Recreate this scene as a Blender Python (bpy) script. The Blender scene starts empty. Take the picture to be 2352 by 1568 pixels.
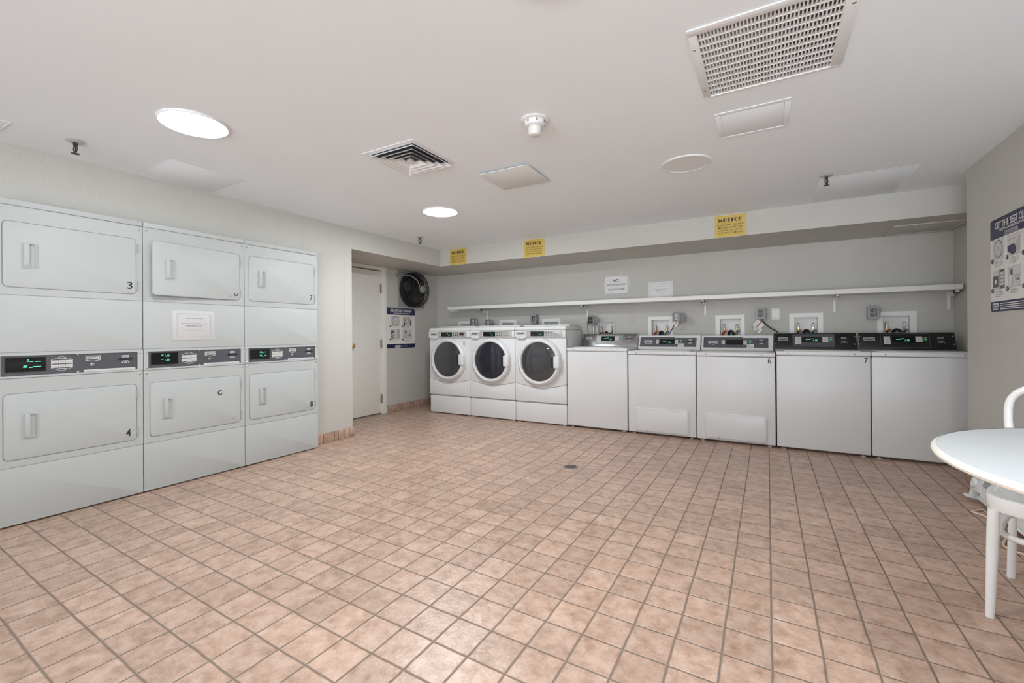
import bpy, bmesh, math, random
from mathutils import Vector, Matrix
random.seed(7)
PI = math.pi
SC = bpy.context.scene
COL = SC.collection

# ------------------------------------------------------------------ materials
MATS = {}
def nmat(name):
    m = bpy.data.materials.new(name); m.use_nodes = True
    nt = m.node_tree
    return m, nt, nt.nodes['Principled BSDF']
def mat(name, col, rough=0.5, metal=0.0, noise=0.0, nscale=30.0, bump=0.0, bscale=200.0, spec=0.5, coat=0.0):
    if name in MATS: return MATS[name]
    m, nt, b = nmat(name)
    b.inputs['Base Color'].default_value = (*col, 1)
    b.inputs['Roughness'].default_value = rough
    b.inputs['Metallic'].default_value = metal
    b.inputs['Specular IOR Level'].default_value = spec
    b.inputs['Coat Weight'].default_value = coat
    tc = nt.nodes.new('ShaderNodeTexCoord')
    if noise > 0:
        n = nt.nodes.new('ShaderNodeTexNoise'); n.inputs['Scale'].default_value = nscale
        n.inputs['Detail'].default_value = 4
        nt.links.new(tc.outputs['Object'], n.inputs['Vector'])
        r = nt.nodes.new('ShaderNodeValToRGB')
        r.color_ramp.elements[0].position = 0.3; r.color_ramp.elements[1].position = 0.7
        r.color_ramp.elements[0].color = (*[c * (1 - noise) for c in col], 1)
        r.color_ramp.elements[1].color = (*[min(1, c * (1 + noise)) for c in col], 1)
        nt.links.new(n.outputs['Fac'], r.inputs['Fac'])
        nt.links.new(r.outputs['Color'], b.inputs['Base Color'])
    if bump > 0:
        n2 = nt.nodes.new('ShaderNodeTexNoise'); n2.inputs['Scale'].default_value = bscale
        n2.inputs['Detail'].default_value = 3
        nt.links.new(tc.outputs['Object'], n2.inputs['Vector'])
        bp = nt.nodes.new('ShaderNodeBump'); bp.inputs['Strength'].default_value = bump
        bp.inputs['Distance'].default_value = 0.004
        nt.links.new(n2.outputs['Fac'], bp.inputs['Height'])
        nt.links.new(bp.outputs['Normal'], b.inputs['Normal'])
    MATS[name] = m
    return m
def emit(name, col, strength):
    if name in MATS: return MATS[name]
    m, nt, b = nmat(name)
    b.inputs['Base Color'].default_value = (*[min(1, c) * 0.6 for c in col], 1)
    b.inputs['Emission Color'].default_value = (*col, 1)
    b.inputs['Emission Strength'].default_value = strength
    MATS[name] = m
    return m

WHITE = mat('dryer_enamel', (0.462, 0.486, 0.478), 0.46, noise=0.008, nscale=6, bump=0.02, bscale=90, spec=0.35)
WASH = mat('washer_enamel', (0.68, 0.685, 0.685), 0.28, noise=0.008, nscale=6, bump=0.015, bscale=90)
SHADE = mat('seam_gap', (0.16, 0.155, 0.145), 0.8)
PLAST = mat('white_plastic', (0.80, 0.80, 0.785), 0.35, noise=0.01)
TRIMW = mat('painted_trim', (0.80, 0.79, 0.75), 0.45, noise=0.012, nscale=12)
SHELFW = mat('shelf_paint', (0.80, 0.795, 0.77), 0.4, noise=0.015, nscale=8)
GREYP = mat('grey_panel', (0.082, 0.083, 0.096), 0.45, noise=0.03, nscale=60)
BLACKP = mat('black_panel', (0.012, 0.012, 0.014), 0.32, noise=0.1, nscale=80)
STEEL = mat('polished_steel', (0.42, 0.42, 0.43), 0.22, metal=1.0, noise=0.02)
DISP = mat('display_glass', (0.006, 0.007, 0.007), 0.06)
LED = emit('green_digits', (0.14, 0.72, 0.46), 0.75)
KEYW = mat('key_white', (0.62, 0.62, 0.60), 0.5, noise=0.02)
KEYG = mat('key_grey', (0.36, 0.36, 0.37), 0.5, noise=0.02)
GREENB = mat('green_button', (0.10, 0.42, 0.16), 0.4, noise=0.02)
SILVER = mat('silver_plastic', (0.52, 0.51, 0.485), 0.35, metal=0.25, noise=0.02)
CHROME = mat('chrome', (0.46, 0.46, 0.45), 0.42, metal=1.0, noise=0.03)
INK = mat('black_ink', (0.022, 0.021, 0.020), 0.6)
GINK = mat('grey_ink', (0.20, 0.20, 0.20), 0.6)
LINK = mat('light_grey_ink', (0.34, 0.34, 0.33), 0.6)
RINK = mat('maroon_ink', (0.20, 0.10, 0.10), 0.6)
WINK = mat('white_ink', (0.74, 0.74, 0.73), 0.5)
REDINK = mat('red_ink', (0.50, 0.05, 0.06), 0.5)
PAPER = mat('paper', (0.74, 0.74, 0.735), 0.5, noise=0.01)
YELLOW = mat('yellow_card', (0.60, 0.43, 0.09), 0.5, noise=0.04, nscale=14)
NAVY = mat('navy_print', (0.018, 0.022, 0.075), 0.35, noise=0.05)
BOARDW = mat('poster_white', (0.76, 0.755, 0.73), 0.35, noise=0.01)
PICG = mat('picture_grey', (0.46, 0.455, 0.44), 0.5, noise=0.05, nscale=40)
PICL = mat('picture_light', (0.60, 0.595, 0.58), 0.5, noise=0.05, nscale=40)
PICD = mat('picture_dark', (0.12, 0.12, 0.12), 0.5)
GLASSD = mat('tinted_door_glass', (0.045, 0.047, 0.052), 0.04, spec=0.8)
GLASSN = mat('navy_door_glass', (0.018, 0.020, 0.030), 0.05, spec=0.7)
BLACK = mat('black_rubber', (0.014, 0.014, 0.014), 0.5)
BRASS = mat('brass', (0.62, 0.45, 0.20), 0.28, metal=1.0, noise=0.05)
COPPER = mat('copper', (0.72, 0.46, 0.36), 0.3, metal=1.0, noise=0.05)
REDP = mat('red_plastic', (0.52, 0.02, 0.035), 0.4, noise=0.03)
BLUEP = mat('blue_plastic', (0.02, 0.12, 0.36), 0.4, noise=0.03)
TEALH = mat('blue_hose', (0.10, 0.22, 0.26), 0.5, noise=0.05)
GALV = mat('cast_grey', (0.30, 0.30, 0.295), 0.5, metal=0.15, noise=0.06, nscale=40)
GALVD = mat('receptacle_grey', (0.16, 0.16, 0.16), 0.5, noise=0.05)
DARKM = mat('dark_steel', (0.06, 0.058, 0.055), 0.45, metal=0.6, noise=0.15, nscale=40)
FANB = mat('dusty_black', (0.020, 0.018, 0.018), 0.55, noise=0.5, nscale=30)
FANBL = mat('fan_blade_grey', (0.16, 0.155, 0.15), 0.45, noise=0.25, nscale=9)
HINGE = mat('hinge_steel', (0.40, 0.36, 0.31), 0.35, metal=0.8, noise=0.05)
TABLEW = mat('laminate', (0.56, 0.58, 0.59), 0.4, noise=0.012, nscale=10)
TABLEE = mat('cream_edge', (0.76, 0.73, 0.655), 0.35, noise=0.015, nscale=14)
CHAIRW = mat('gloss_white_paint', (0.80, 0.805, 0.80), 0.18, noise=0.01, coat=0.3)
SEATG = mat('seat_paint', (0.62, 0.645, 0.625), 0.35, noise=0.02, nscale=14)
HEATW = mat('heater_white', (0.74, 0.745, 0.75), 0.35, noise=0.01)
HEATG = mat('heater_grey', (0.40, 0.43, 0.45), 0.35, noise=0.02)
CORDB = mat('beige_cord', (0.70, 0.55, 0.44), 0.5, noise=0.02)
CEILW = mat('ceiling_paint', (0.835, 0.895, 0.935), 0.7, noise=0.006, nscale=3, bump=0.03, bscale=40)
PATCH = mat('ceiling_patch', (0.85, 0.89, 0.915), 0.65, noise=0.006, nscale=5)
FIXW = mat('fixture_white', (0.76, 0.77, 0.77), 0.4, noise=0.01)
TAPE = mat('clear_tape', (0.85, 0.85, 0.84), 0.15, spec=0.9, bump=0.8, bscale=140)
TAPE.node_tree.nodes['Principled BSDF'].inputs['Alpha'].default_value = 0.28
LAMP = emit('lamp_diffuser', (0.94, 1.0, 1.04), 72.0)
LAMPB = emit('lamp_diffuser_bright', (0.94, 1.0, 1.04), 98.0)
LAMPD = emit('lamp_diffuser_dim', (0.94, 1.0, 1.04), 34.0)

def wall_mat(name, col, bump, bscale):
    m, nt, b = nmat(name)
    N = nt.nodes.new; L = nt.links.new
    b.inputs['Roughness'].default_value = 0.55
    b.inputs['Specular IOR Level'].default_value = 0.3
    tc = N('ShaderNodeTexCoord')
    n = N('ShaderNodeTexNoise'); n.inputs['Scale'].default_value = 2.2; n.inputs['Detail'].default_value = 5
    L(tc.outputs['Object'], n.inputs['Vector'])
    r = N('ShaderNodeValToRGB')
    r.color_ramp.elements[0].position = 0.3; r.color_ramp.elements[1].position = 0.7
    r.color_ramp.elements[0].color = (*[c * 0.985 for c in col], 1)
    r.color_ramp.elements[1].color = (*[c * 1.015 for c in col], 1)
    L(n.outputs['Fac'], r.inputs['Fac']); L(r.outputs['Color'], b.inputs['Base Color'])
    n2 = N('ShaderNodeTexNoise'); n2.inputs['Scale'].default_value = bscale; n2.inputs['Detail'].default_value = 4
    L(tc.outputs['Object'], n2.inputs['Vector'])
    bp = N('ShaderNodeBump'); bp.inputs['Strength'].default_value = bump; bp.inputs['Distance'].default_value = 0.006
    L(n2.outputs['Fac'], bp.inputs['Height']); L(bp.outputs['Normal'], b.inputs['Normal'])
    return m
WCOL = (0.525, 0.514, 0.478)
WALLT = wall_mat('orange_peel_wall', WCOL, 0.55, 75)
WALLS = wall_mat('smooth_wall', WCOL, 0.10, 60)

TPX, TPY, TX0, TY0, TSK = 0.1488, 0.1514, -1.036, 1.360, 0.024
def tile_mat(name, mode):
    """square terracotta-look ceramic tiles with grey-brown grout"""
    m, nt, b = nmat(name)
    N = nt.nodes.new; L = nt.links.new
    def math_(op, a, bb=None, c=None):
        n = N('ShaderNodeMath'); n.operation = op
        for i, v in enumerate((a, bb, c)):
            if v is None: continue
            if isinstance(v, (int, float)): n.inputs[i].default_value = v
            else: L(v, n.inputs[i])
        return n.outputs[0]
    tc = N('ShaderNodeTexCoord'); sx = N('ShaderNodeSeparateXYZ')
    L(tc.outputs['Object'], sx.inputs[0])
    X, Y, Z = sx.outputs
    if mode == 'floor':
        wob = N('ShaderNodeTexNoise'); wob.inputs['Scale'].default_value = 5.0; wob.inputs['Detail'].default_value = 2
        L(tc.outputs['Object'], wob.inputs['Vector'])
        w = math_('MULTIPLY', math_('SUBTRACT', wob.outputs['Fac'], 0.5), 0.008)
        u = math_('DIVIDE', math_('ADD', math_('SUBTRACT', X, TX0), w), TPX)
        v = math_('DIVIDE', math_('SUBTRACT', math_('SUBTRACT', math_('MULTIPLY_ADD', X, TSK, Y), TY0), w), TPY)
    else:
        u = math_('DIVIDE', Y, 0.142); v = None
    fu = math_('FRACT', u); du = math_('MULTIPLY', math_('MINIMUM', fu, math_('SUBTRACT', 1.0, fu)), TPX)
    iu = math_('FLOOR', u)
    if v is not None:
        fv = math_('FRACT', v); dv = math_('MULTIPLY', math_('MINIMUM', fv, math_('SUBTRACT', 1.0, fv)), TPY)
        d = math_('MINIMUM', du, dv); iv = math_('FLOOR', v)
    else:
        d = du; iv = 0.0
    def sstep(val, lo, hi):
        n = N('ShaderNodeMapRange'); n.interpolation_type = 'SMOOTHSTEP'
        L(val, n.inputs['Value']); n.inputs['From Min'].default_value = lo; n.inputs['From Max'].default_value = hi
        return n.outputs['Result']
    tile = sstep(d, 0.0016, 0.0034)
    cv = N('ShaderNodeCombineXYZ'); L(iu, cv.inputs[0])
    if isinstance(iv, float): cv.inputs[1].default_value = iv
    else: L(iv, cv.inputs[1])
    wn = N('ShaderNodeTexWhiteNoise'); wn.noise_dimensions = '3D'; L(cv.outputs[0], wn.inputs['Vector'])
    # mottling, offset per tile
    off = N('ShaderNodeVectorMath'); off.operation = 'MULTIPLY_ADD'
    L(wn.outputs['Color'], off.inputs[0]); off.inputs[1].default_value = (7, 7, 7); L(tc.outputs['Object'], off.inputs[2])
    n1 = N('ShaderNodeTexNoise'); n1.inputs['Scale'].default_value = 17.0; n1.inputs['Detail'].default_value = 9
    n1.inputs['Roughness'].default_value = 0.68; n1.inputs['Distortion'].default_value = 0.12
    L(off.outputs[0], n1.inputs['Vector'])
    ramp = N('ShaderNodeValToRGB'); cr = ramp.color_ramp
    cr.elements[0].position = 0.28; cr.elements[0].color = (0.285, 0.195, 0.142, 1)
    cr.elements[1].position = 0.74; cr.elements[1].color = (0.600, 0.462, 0.390, 1)
    e = cr.elements.new(0.5); e.color = (0.462, 0.330, 0.264, 1)
    L(n1.outputs['Fac'], ramp.inputs['Fac'])
    # small dark pits
    n3 = N('ShaderNodeTexNoise'); n3.inputs['Scale'].default_value = 120; n3.inputs['Detail'].default_value = 3
    L(tc.outputs['Object'], n3.inputs['Vector'])
    pit = sstep(n3.outputs['Fac'], 0.31, 0.42)
    hsv = N('ShaderNodeHueSaturation')
    L(ramp.outputs['Color'], hsv.inputs['Color'])
    L(math_('MULTIPLY', math_('MULTIPLY_ADD', wn.outputs['Value'], 0.20, 0.90), math_('MULTIPLY_ADD', pit, 0.22, 0.78)), hsv.inputs['Value'])
    hsv.inputs['Saturation'].default_value = 1.16
    mix = N('ShaderNodeMix'); mix.data_type = 'RGBA'
    L(tile, mix.inputs['Factor']); mix.inputs['A'].default_value = (0.185, 0.142, 0.110, 1)
    L(hsv.outputs['Color'], mix.inputs['B'])
    L(mix.outputs['Result'], b.inputs['Base Color'])
    L(math_('MULTIPLY_ADD', tile, -0.36, 0.70), b.inputs['Roughness'])
    b.inputs['Specular IOR Level'].default_value = 0.5
    n4 = N('ShaderNodeTexNoise'); n4.inputs['Scale'].default_value = 60; n4.inputs['Detail'].default_value = 6
    L(off.outputs[0], n4.inputs['Vector'])
    h = math_('MULTIPLY_ADD', n4.outputs['Fac'], 0.35, math_('MULTIPLY', sstep(d, 0.001, 0.006), 0.9))
    bp = N('ShaderNodeBump'); bp.inputs['Strength'].default_value = 0.7; bp.inputs['Distance'].default_value = 0.006
    L(h, bp.inputs['Height']); L(bp.outputs['Normal'], b.inputs['Normal'])
    return m
TILE = tile_mat('terracotta_floor_tile', 'floor')
TILEB = tile_mat('terracotta_base_tile', 'base')

# ------------------------------------------------------------------ mesh builder
def rrect(x0, x1, z0, z1, r, n=6):
    """counter-clockwise rounded rectangle"""
    r = max(1e-5, min(r, (x1 - x0) / 2 - 1e-5, (z1 - z0) / 2 - 1e-5))
    pts = []
    for cx, cz, a0 in ((x1 - r, z1 - r, 0), (x0 + r, z1 - r, 90), (x0 + r, z0 + r, 180), (x1 - r, z0 + r, 270)):
        for i in range(n + 1):
            a = math.radians(a0 + 90 * i / n)
            pts.append((cx + r * math.cos(a), cz + r * math.sin(a)))
    return pts
def catmull(P, k=6, closed=False):
    P = [Vector(p) for p in P]; out = []
    n = len(P)
    rng = range(n if closed else n - 1)
    for i in rng:
        if closed: a, b, c, d = P[(i - 1) % n], P[i], P[(i + 1) % n], P[(i + 2) % n]
        else:
            b, c = P[i], P[i + 1]
            a = P[i - 1] if i > 0 else b * 2 - c
            d = P[i + 2] if i + 2 < n else c * 2 - b
        for j in range(k):
            t = j / k
            out.append(0.5 * ((2 * b) + (c - a) * t + (2 * a - 5 * b + 4 * c - d) * t * t + (3 * b - a - 3 * c + d) * t ** 3))
    if not closed: out.append(P[-1])
    return out

class MB:
    def __init__(self): self.bm = bmesh.new()
    def _merge(self, t, m):
        for f in t.faces: f.material_index = m
        me = bpy.data.meshes.new('tmp'); t.to_mesh(me); t.free()
        self.bm.from_mesh(me); bpy.data.meshes.remove(me)
    def box(self, x0, x1, y0, y1, z0, z1, bev=0, m=0, seg=2, mtx=None):
        t = bmesh.new()
        bmesh.ops.create_cube(t, size=1)
        for v in t.verts:
            v.co = Vector((x0 + (v.co.x + .5) * (x1 - x0), y0 + (v.co.y + .5) * (y1 - y0), z0 + (v.co.z + .5) * (z1 - z0)))
        if bev > 0:
            bev = min(bev, (x1 - x0) * .49, (y1 - y0) * .49, (z1 - z0) * .49)
            bmesh.ops.bevel(t, geom=list(t.edges), offset=bev, segments=seg, affect='EDGES', profile=0.5)
        if mtx is not None: t.transform(mtx)
        self._merge(t, m); return self
    def prism(self, poly, y0, y1, bev=0, m=0, mtx=None, seg=2):
        """polygon given in x,z, extruded from y0 (front) to y1"""
        t = bmesh.new()
        A = [t.verts.new((x, y0, z)) for x, z in poly]; Bv = [t.verts.new((x, y1, z)) for x, z in poly]
        n = len(poly)
        f = t.faces.new(A); g = t.faces.new(Bv[::-1])
        for i in range(n):
            j = (i + 1) % n
            t.faces.new((A[j], A[i], Bv[i], Bv[j]))
        bmesh.ops.recalc_face_normals(t, faces=list(t.faces))
        if bev > 0:
            bmesh.ops.bevel(t, geom=list(f.edges), offset=bev, segments=seg, affect='EDGES', profile=0.5)
        if mtx is not None: t.transform(mtx)
        self._merge(t, m); return self
    def ring(self, outer, inner, y0, y1, m=0, mtx=None, bev=0):
        """frame between two polygons of equal count, extruded in y"""
        t = bmesh.new(); n = len(outer)
        V = [[t.verts.new((x, y, z)) for x, z in p] for p, y in ((outer, y0), (inner, y0), (outer, y1), (inner, y1))]
        for i in range(n):
            j = (i + 1) % n
            t.faces.new((V[0][i], V[0][j], V[1][j], V[1][i])); t.faces.new((V[2][i], V[3][i], V[3][j], V[2][j]))
            t.faces.new((V[0][i], V[2][i], V[2][j], V[0][j])); t.faces.new((V[1][i], V[1][j], V[3][j], V[3][i]))
        bmesh.ops.recalc_face_normals(t, faces=list(t.faces))
        if mtx is not None: t.transform(mtx)
        self._merge(t, m); return self
    def lathe(self, prof, n=40, mtx=None, m=0):
        """profile of (r, z) about the z axis"""
        t = bmesh.new(); rows = []
        for r, z in prof:
            if r < 1e-6: rows.append([t.verts.new((0, 0, z))])
            else: rows.append([t.verts.new((r * math.cos(2 * PI * i / n), r * math.sin(2 * PI * i / n), z)) for i in range(n)])
        for a, b in zip(rows, rows[1:]):
            if len(a) == 1 and len(b) == 1: continue
            for i in range(n):
                j = (i + 1) % n
                if len(a) == 1: t.faces.new((a[0], b[j], b[i]))
                elif len(b) == 1: t.faces.new((a[i], a[j], b[0]))
                else: t.faces.new((a[i], a[j], b[j], b[i]))
        bmesh.ops.recalc_face_normals(t, faces=list(t.faces))
        if mtx is not None: t.transform(mtx)
        self._merge(t, m); return self
    def cyl(self, p0, p1, r0, r1=None, n=16, m=0):
        p0, p1 = Vector(p0), Vector(p1); r1 = r0 if r1 is None else r1
        d = p1 - p0; q = d.to_track_quat('Z', 'Y').to_matrix().to_4x4()
        return self.lathe([(0, 0), (r0, 0), (r1, d.length), (0, d.length)], n, Matrix.Translation(p0) @ q, m)
    def tube(self, pts, r, n=10, closed=False, m=0):
        pts = [Vector(p) for p in pts]; t = bmesh.new(); N = len(pts); rows = []
        rr = r if isinstance(r, (list, tuple)) else [r] * N
        up = None
        for i, p in enumerate(pts):
            if closed: d = pts[(i + 1) % N] - pts[i - 1]
            else: d = pts[min(i + 1, N - 1)] - pts[max(i - 1, 0)]
            d.normalize()
            if up is None:
                up = d.orthogonal().normalized()
            up = (up - d * up.dot(d)).normalized(); s = d.cross(up)
            rows.append([t.verts.new(p + (up * math.cos(2 * PI * k / n) + s * math.sin(2 * PI * k / n)) * rr[i]) for k in range(n)])
        for i in range(N if closed else N - 1):
            a, b = rows[i], rows[(i + 1) % N]
            for k in range(n):
                l = (k + 1) % n
                t.faces.new((a[k], a[l], b[l], b[k]))
        if not closed:
            t.faces.new(rows[0][::-1]); t.faces.new(rows[-1])
        bmesh.ops.recalc_face_normals(t, faces=list(t.faces))
        self._merge(t, m); return self
    def disc(self, cx, cz, r, y0, y1, n=20, m=0, bev=0):
        return self.prism([(cx + r * math.cos(2 * PI * i / n), cz + r * math.sin(2 * PI * i / n)) for i in range(n)], y0, y1, bev, m)
    def text(self, s, cx, cz, w=None, h=None, y=0.0, bold=0.0, shear=0.0, m=0, align='CENTER', depth=0.0006, rot=0.0):
        """flat lettering facing -y, fitted to width w and/or cap height h"""
        cu = bpy.data.curves.new('t', 'FONT'); cu.body = s; cu.size = 1; cu.align_x = 'CENTER'
        cu.offset = bold; cu.shear = shear; cu.resolution_u = 3; cu.extrude = 0.0; cu.fill_mode = 'FRONT'
        o = bpy.data.objects.new('t', cu); COL.objects.link(o)
        dg = bpy.context.evaluated_depsgraph_get()
        me = bpy.data.meshes.new_from_object(o.evaluated_get(dg))
        bpy.data.objects.remove(o); bpy.data.curves.remove(cu)
        if not len(me.vertices): bpy.data.meshes.remove(me); return self
        xs = [v.co.x for v in me.vertices]; zs = [v.co.y for v in me.vertices]
        bw = max(xs) - min(xs); bh = max(zs) - min(zs); mx = (max(xs) + min(xs)) / 2; mz = (max(zs) + min(zs)) / 2
        sx = w / bw if w else h / bh; sz = h / bh if h else sx
        t = bmesh.new(); t.from_mesh(me); bpy.data.meshes.remove(me)
        for v in t.verts:
            a, c = (v.co.x - mx) * sx, (v.co.y - mz) * sz
            if align == 'LEFT': a += bw * sx / 2
            v.co = Vector((cx + a * math.cos(rot) - c * math.sin(rot), y, cz + a * math.sin(rot) + c * math.cos(rot)))
        for f in t.faces:
            f.normal_update()
            if f.normal.y > 0: f.normal_flip()
        self._merge(t, m); return self
    def xform(self, mtx): self.bm.transform(mtx); return self
    def obj(self, name, mats, parent=None, loc=(0, 0, 0), rot=(0, 0, 0), angle=35):
        me = bpy.data.meshes.new(name); self.bm.to_mesh(me); self.bm.free()
        for m in (mats if isinstance(mats, (list, tuple)) else [mats]): me.materials.append(m)
        me.shade_smooth(); me.set_sharp_from_angle(angle=math.radians(angle))
        o = bpy.data.objects.new(name, me); COL.objects.link(o)
        o.location = loc; o.rotation_euler = rot
        if parent is not None: o.parent = parent
        return o
def tag(o, label=None, cat=None, group=None, kind=None):
    if label: o['label'] = label
    if cat: o['category'] = cat
    if group: o['group'] = group
    if kind: o['kind'] = kind
    return o
def thing(name, label, cat, loc=(0, 0, 0), rz=0.0, group=None):
    o = bpy.data.objects.new(name, None); COL.objects.link(o)
    o.empty_display_size = 0.1
    o.location = loc; o.rotation_euler = (0, 0, rz)
    return tag(o, label, cat, group)
def struct(name, mb, m, label=None, parent=None):
    o = mb.obj(name, m, parent)
    if parent is None: o['kind'] = 'structure'
    if label: o['label'] = label
    return o
_screw = {}
def screw(parent, x, z, y=0.0, r=0.006, m=None):
    key = (r, (m or CHROME).name)
    if key not in _screw:
        b = MB(); b.lathe([(0, 0.0035), (r * .6, 0.003), (r, 0.001), (r, 0)], 12, Matrix.Rotation(PI / 2, 4, 'X'))
        o = b.obj('screw', m or CHROME, parent, (x, y, z)); _screw[key] = o.data
        return o
    o = bpy.data.objects.new('screw', _screw[key]); COL.objects.link(o); o.parent = parent; o.location = (x, y, z)
    return o

# ------------------------------------------------------------------ setting
WX0, WX1, WZ0, WZ1 = -2.4, 2.5, 0.12, 2.16      # added window opening behind the viewer, lets in fill light
PLASTW = wall_mat('light_wall', (0.72, 0.71, 0.68), 0.1, 60)
def pane_mat():
    m = bpy.data.materials.new('clear_pane'); m.use_nodes = True; nt = m.node_tree
    nt.nodes.remove(nt.nodes['Principled BSDF'])
    a = nt.nodes.new('ShaderNodeBsdfTransparent'); g = nt.nodes.new('ShaderNodeBsdfGlossy'); g.inputs['Roughness'].default_value = .02
    mx = nt.nodes.new('ShaderNodeMixShader'); mx.inputs[0].default_value = .06
    nt.links.new(a.outputs[0], mx.inputs[1]); nt.links.new(g.outputs[0], mx.inputs[2]); nt.links.new(mx.outputs[0], nt.nodes['Material Output'].inputs[0])
    return m
PANE = pane_mat()
HC, HS = 2.24, 2.015           # ceiling, soffit underside
XL, XA, YB, XR = -3.89, -4.61, 5.63, 1.25
DRX, DRY = -1.44, 3.49         # floor drain
def fz(x, y): return -0.033 * math.exp(-((x - DRX) ** 2 + (y - DRY) ** 2) / (2 * 0.42 ** 2))

def axis_pts(a, b, lo, hi, fine, coarse):
    p = [a]
    while p[-1] < b - 1e-6:
        s = fine if lo - 1e-6 <= p[-1] < hi else coarse
        p.append(min(b, p[-1] + s))
    return p
t = bmesh.new()
gx = axis_pts(-4.75, 2.75, -2.85, 0.0, 0.05, 0.19); gy = axis_pts(-2.1, 5.75, 2.0, 5.0, 0.05, 0.1)
rows = [[t.verts.new((x, y, fz(x, y) if (x - DRX) ** 2 + (y - DRY) ** 2 < 1.6 else 0.0)) for x in gx] for y in gy]
for r0, r1 in zip(rows, rows[1:]):
    for i in range(len(gx) - 1): t.faces.new((r0[i], r0[i + 1], r1[i + 1], r1[i]))
b = MB(); b._merge(t, 0)
struct('floor', b, TILE, 'square terracotta-look ceramic tile floor with grey grout dipping to a drain')
b = MB(); gX0, gX1, gY0, gY1 = .013 - .243, .013 + .233, 2.094 - .243, 2.094 + .272
b.box(-4.75, gX0, -2.1, 5.75, HC, HC + 0.1); b.box(gX1, 2.75, -2.1, 5.75, HC, HC + 0.1); b.box(gX0, gX1, -2.1, gY0, HC, HC + 0.1); b.box(gX0, gX1, gY1, 5.75, HC, HC + 0.1); b.box(gX0 - .05, gX1 + .05, gY0 - .05, gY1 + .05, HC + .1, HC + .15)
struct('ceiling', b, CEILW, 'flat white painted ceiling')
# left wall around the recessed dryers
b = MB()
b.box(-4.61, XL, -2.1, 0.715, 0, HC); b.box(-4.61, XL, 0.715, 2.812, 1.890, HC); b.box(XA, XL, 2.812, 3.32, 0, HC)
b.box(-4.7, -4.61, -2.1, 3.32, 0, HC)
struct('wall_left', b, WALLT, 'warm grey textured wall the dryers are set into')
b = MB(); b.box(XL, XL + 0.002, 3.225, 3.32, 0.10, HC)
struct('trim_1', b, WALLS, 'smooth corner strip at the end of the dryer wall')
for k, (y, w) in enumerate(((2.486, 0.003), (2.737, 0.0025))):
    b = MB(); b.box(XL, XL + 0.0012, y - w / 2, y + w / 2, 1.89, HC)
    struct('trim_%d' % (2 + k), b, mat('seam_paint%d' % k, (0.36 + .08 * k, 0.345 + .08 * k, 0.31 + .08 * k), 0.6), 'fine vertical board seam above the dryers')
b = MB(); b.box(XA - 0.1, XL, 3.32, YB, HS, HC)
struct('trim_4', b, WALLS, 'dropped soffit over the door alcove')
b = MB(); b.box(XL, 1.5, 4.83, YB, HS, HC)
struct('trim_5', b, WALLS, 'dropped soffit along the back wall above the washers')
# alcove wall with the door opening
DY0, DY1, DZ = 3.66, 4.448, 1.968
b = MB(); b.box(XA - 0.1, XA, 3.32, DY0, 0, HS); b.box(XA - 0.1, XA, DY0, DY1, DZ, HS); b.box(XA - 0.1, XA, DY1, YB, 0, HS)
b.box(XA - 0.16, XA - 0.1, 3.32, YB, 0, HS)
struct('wall_alcove', b, WALLS, 'smooth grey wall beside the door')
# back wall with openings for the utility boxes: (x0, x1, z0, z1)
HOLES = [(-4.145, -3.955, 0.98, 1.245), (-3.397, -3.191, 0.98, 1.249), (-2.706, -2.495, 0.98, 1.248),
         (-1.925, -1.725, 0.98, 1.236), (-1.243, -1.025, 0.98, 1.244), (-0.476, -0.260, 0.98, 1.239),
         (0.245, 0.458, 0.98, 1.240), (0.983, 1.196, 0.98, 1.237)]
b = MB(); x = XA - 0.1
for x0, x1, z0, z1 in HOLES:
    b.box(x, x0, YB, YB + 0.1, 0, HC); b.box(x0, x1, YB, YB + 0.1, 0, z0); b.box(x0, x1, YB, YB + 0.1, z1, HC); x = x1
b.box(x, 1.6, YB, YB + 0.1, 0, HC); b.box(XA - 0.1, 1.6, YB + 0.1, YB + 0.15, 0, HC)
struct('wall_back', b, WALLS, 'grey back wall behind the washers')
b = MB(); b.box(XR, 1.5, 3.12, 4.42, 0, HC)
struct('wall_right', b, WALLS, 'grey wall end with the top load poster')
b = MB(); b.box(1.5, 1.6, 3.12, YB, 0, HC)
struct('wall_side', b, WALLS, 'return wall at the right end of the washer alcove')
b = MB(); b.box(1.5, 2.75, 3.02, 3.12, 0, HC); b.box(1.25, 1.5, 3.02, 3.12, 0, HC); b.box(2.65, 2.75, -2.1, 3.12, 0, HC)
struct('wall_rear', b, WALLS)
b = MB(); b.box(-4.7, 2.75, -2.2, -2.1, 0, WZ0); b.box(-4.7, 2.75, -2.2, -2.1, WZ1, HC); b.box(-4.7, WX0, -2.2, -2.1, WZ0, WZ1); b.box(WX1, 2.75, -2.2, -2.1, WZ0, WZ1)
struct('wall_front', b, PLASTW, 'light wall with an added window for fill light behind the viewer')
def window(name, x0, x1, z0, z1, n, loc, rz, label):
    T = thing(name, label, 'window', loc, rz); T['kind'] = 'structure'
    fwid = .045; w = (x1 - x0) / n
    b = MB()
    b.box(x0, x1, .02, .08, z0, z0 + fwid); b.box(x0, x1, .02, .08, z1 - fwid, z1)
    for i in range(n + 1):
        c = x0 + w * i; b.box(max(x0, c - fwid / 2), min(x1, c + fwid / 2), .02, .08, z0 + fwid, z1 - fwid)
    b.obj('window_frame', SHELFW, T)
    for i in range(n):
        b = MB(); b.box(x0 + w * i + fwid / 2, x0 + w * (i + 1) - fwid / 2, .047, .053, z0 + fwid, z1 - fwid); b.obj('pane', PANE, T)
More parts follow.
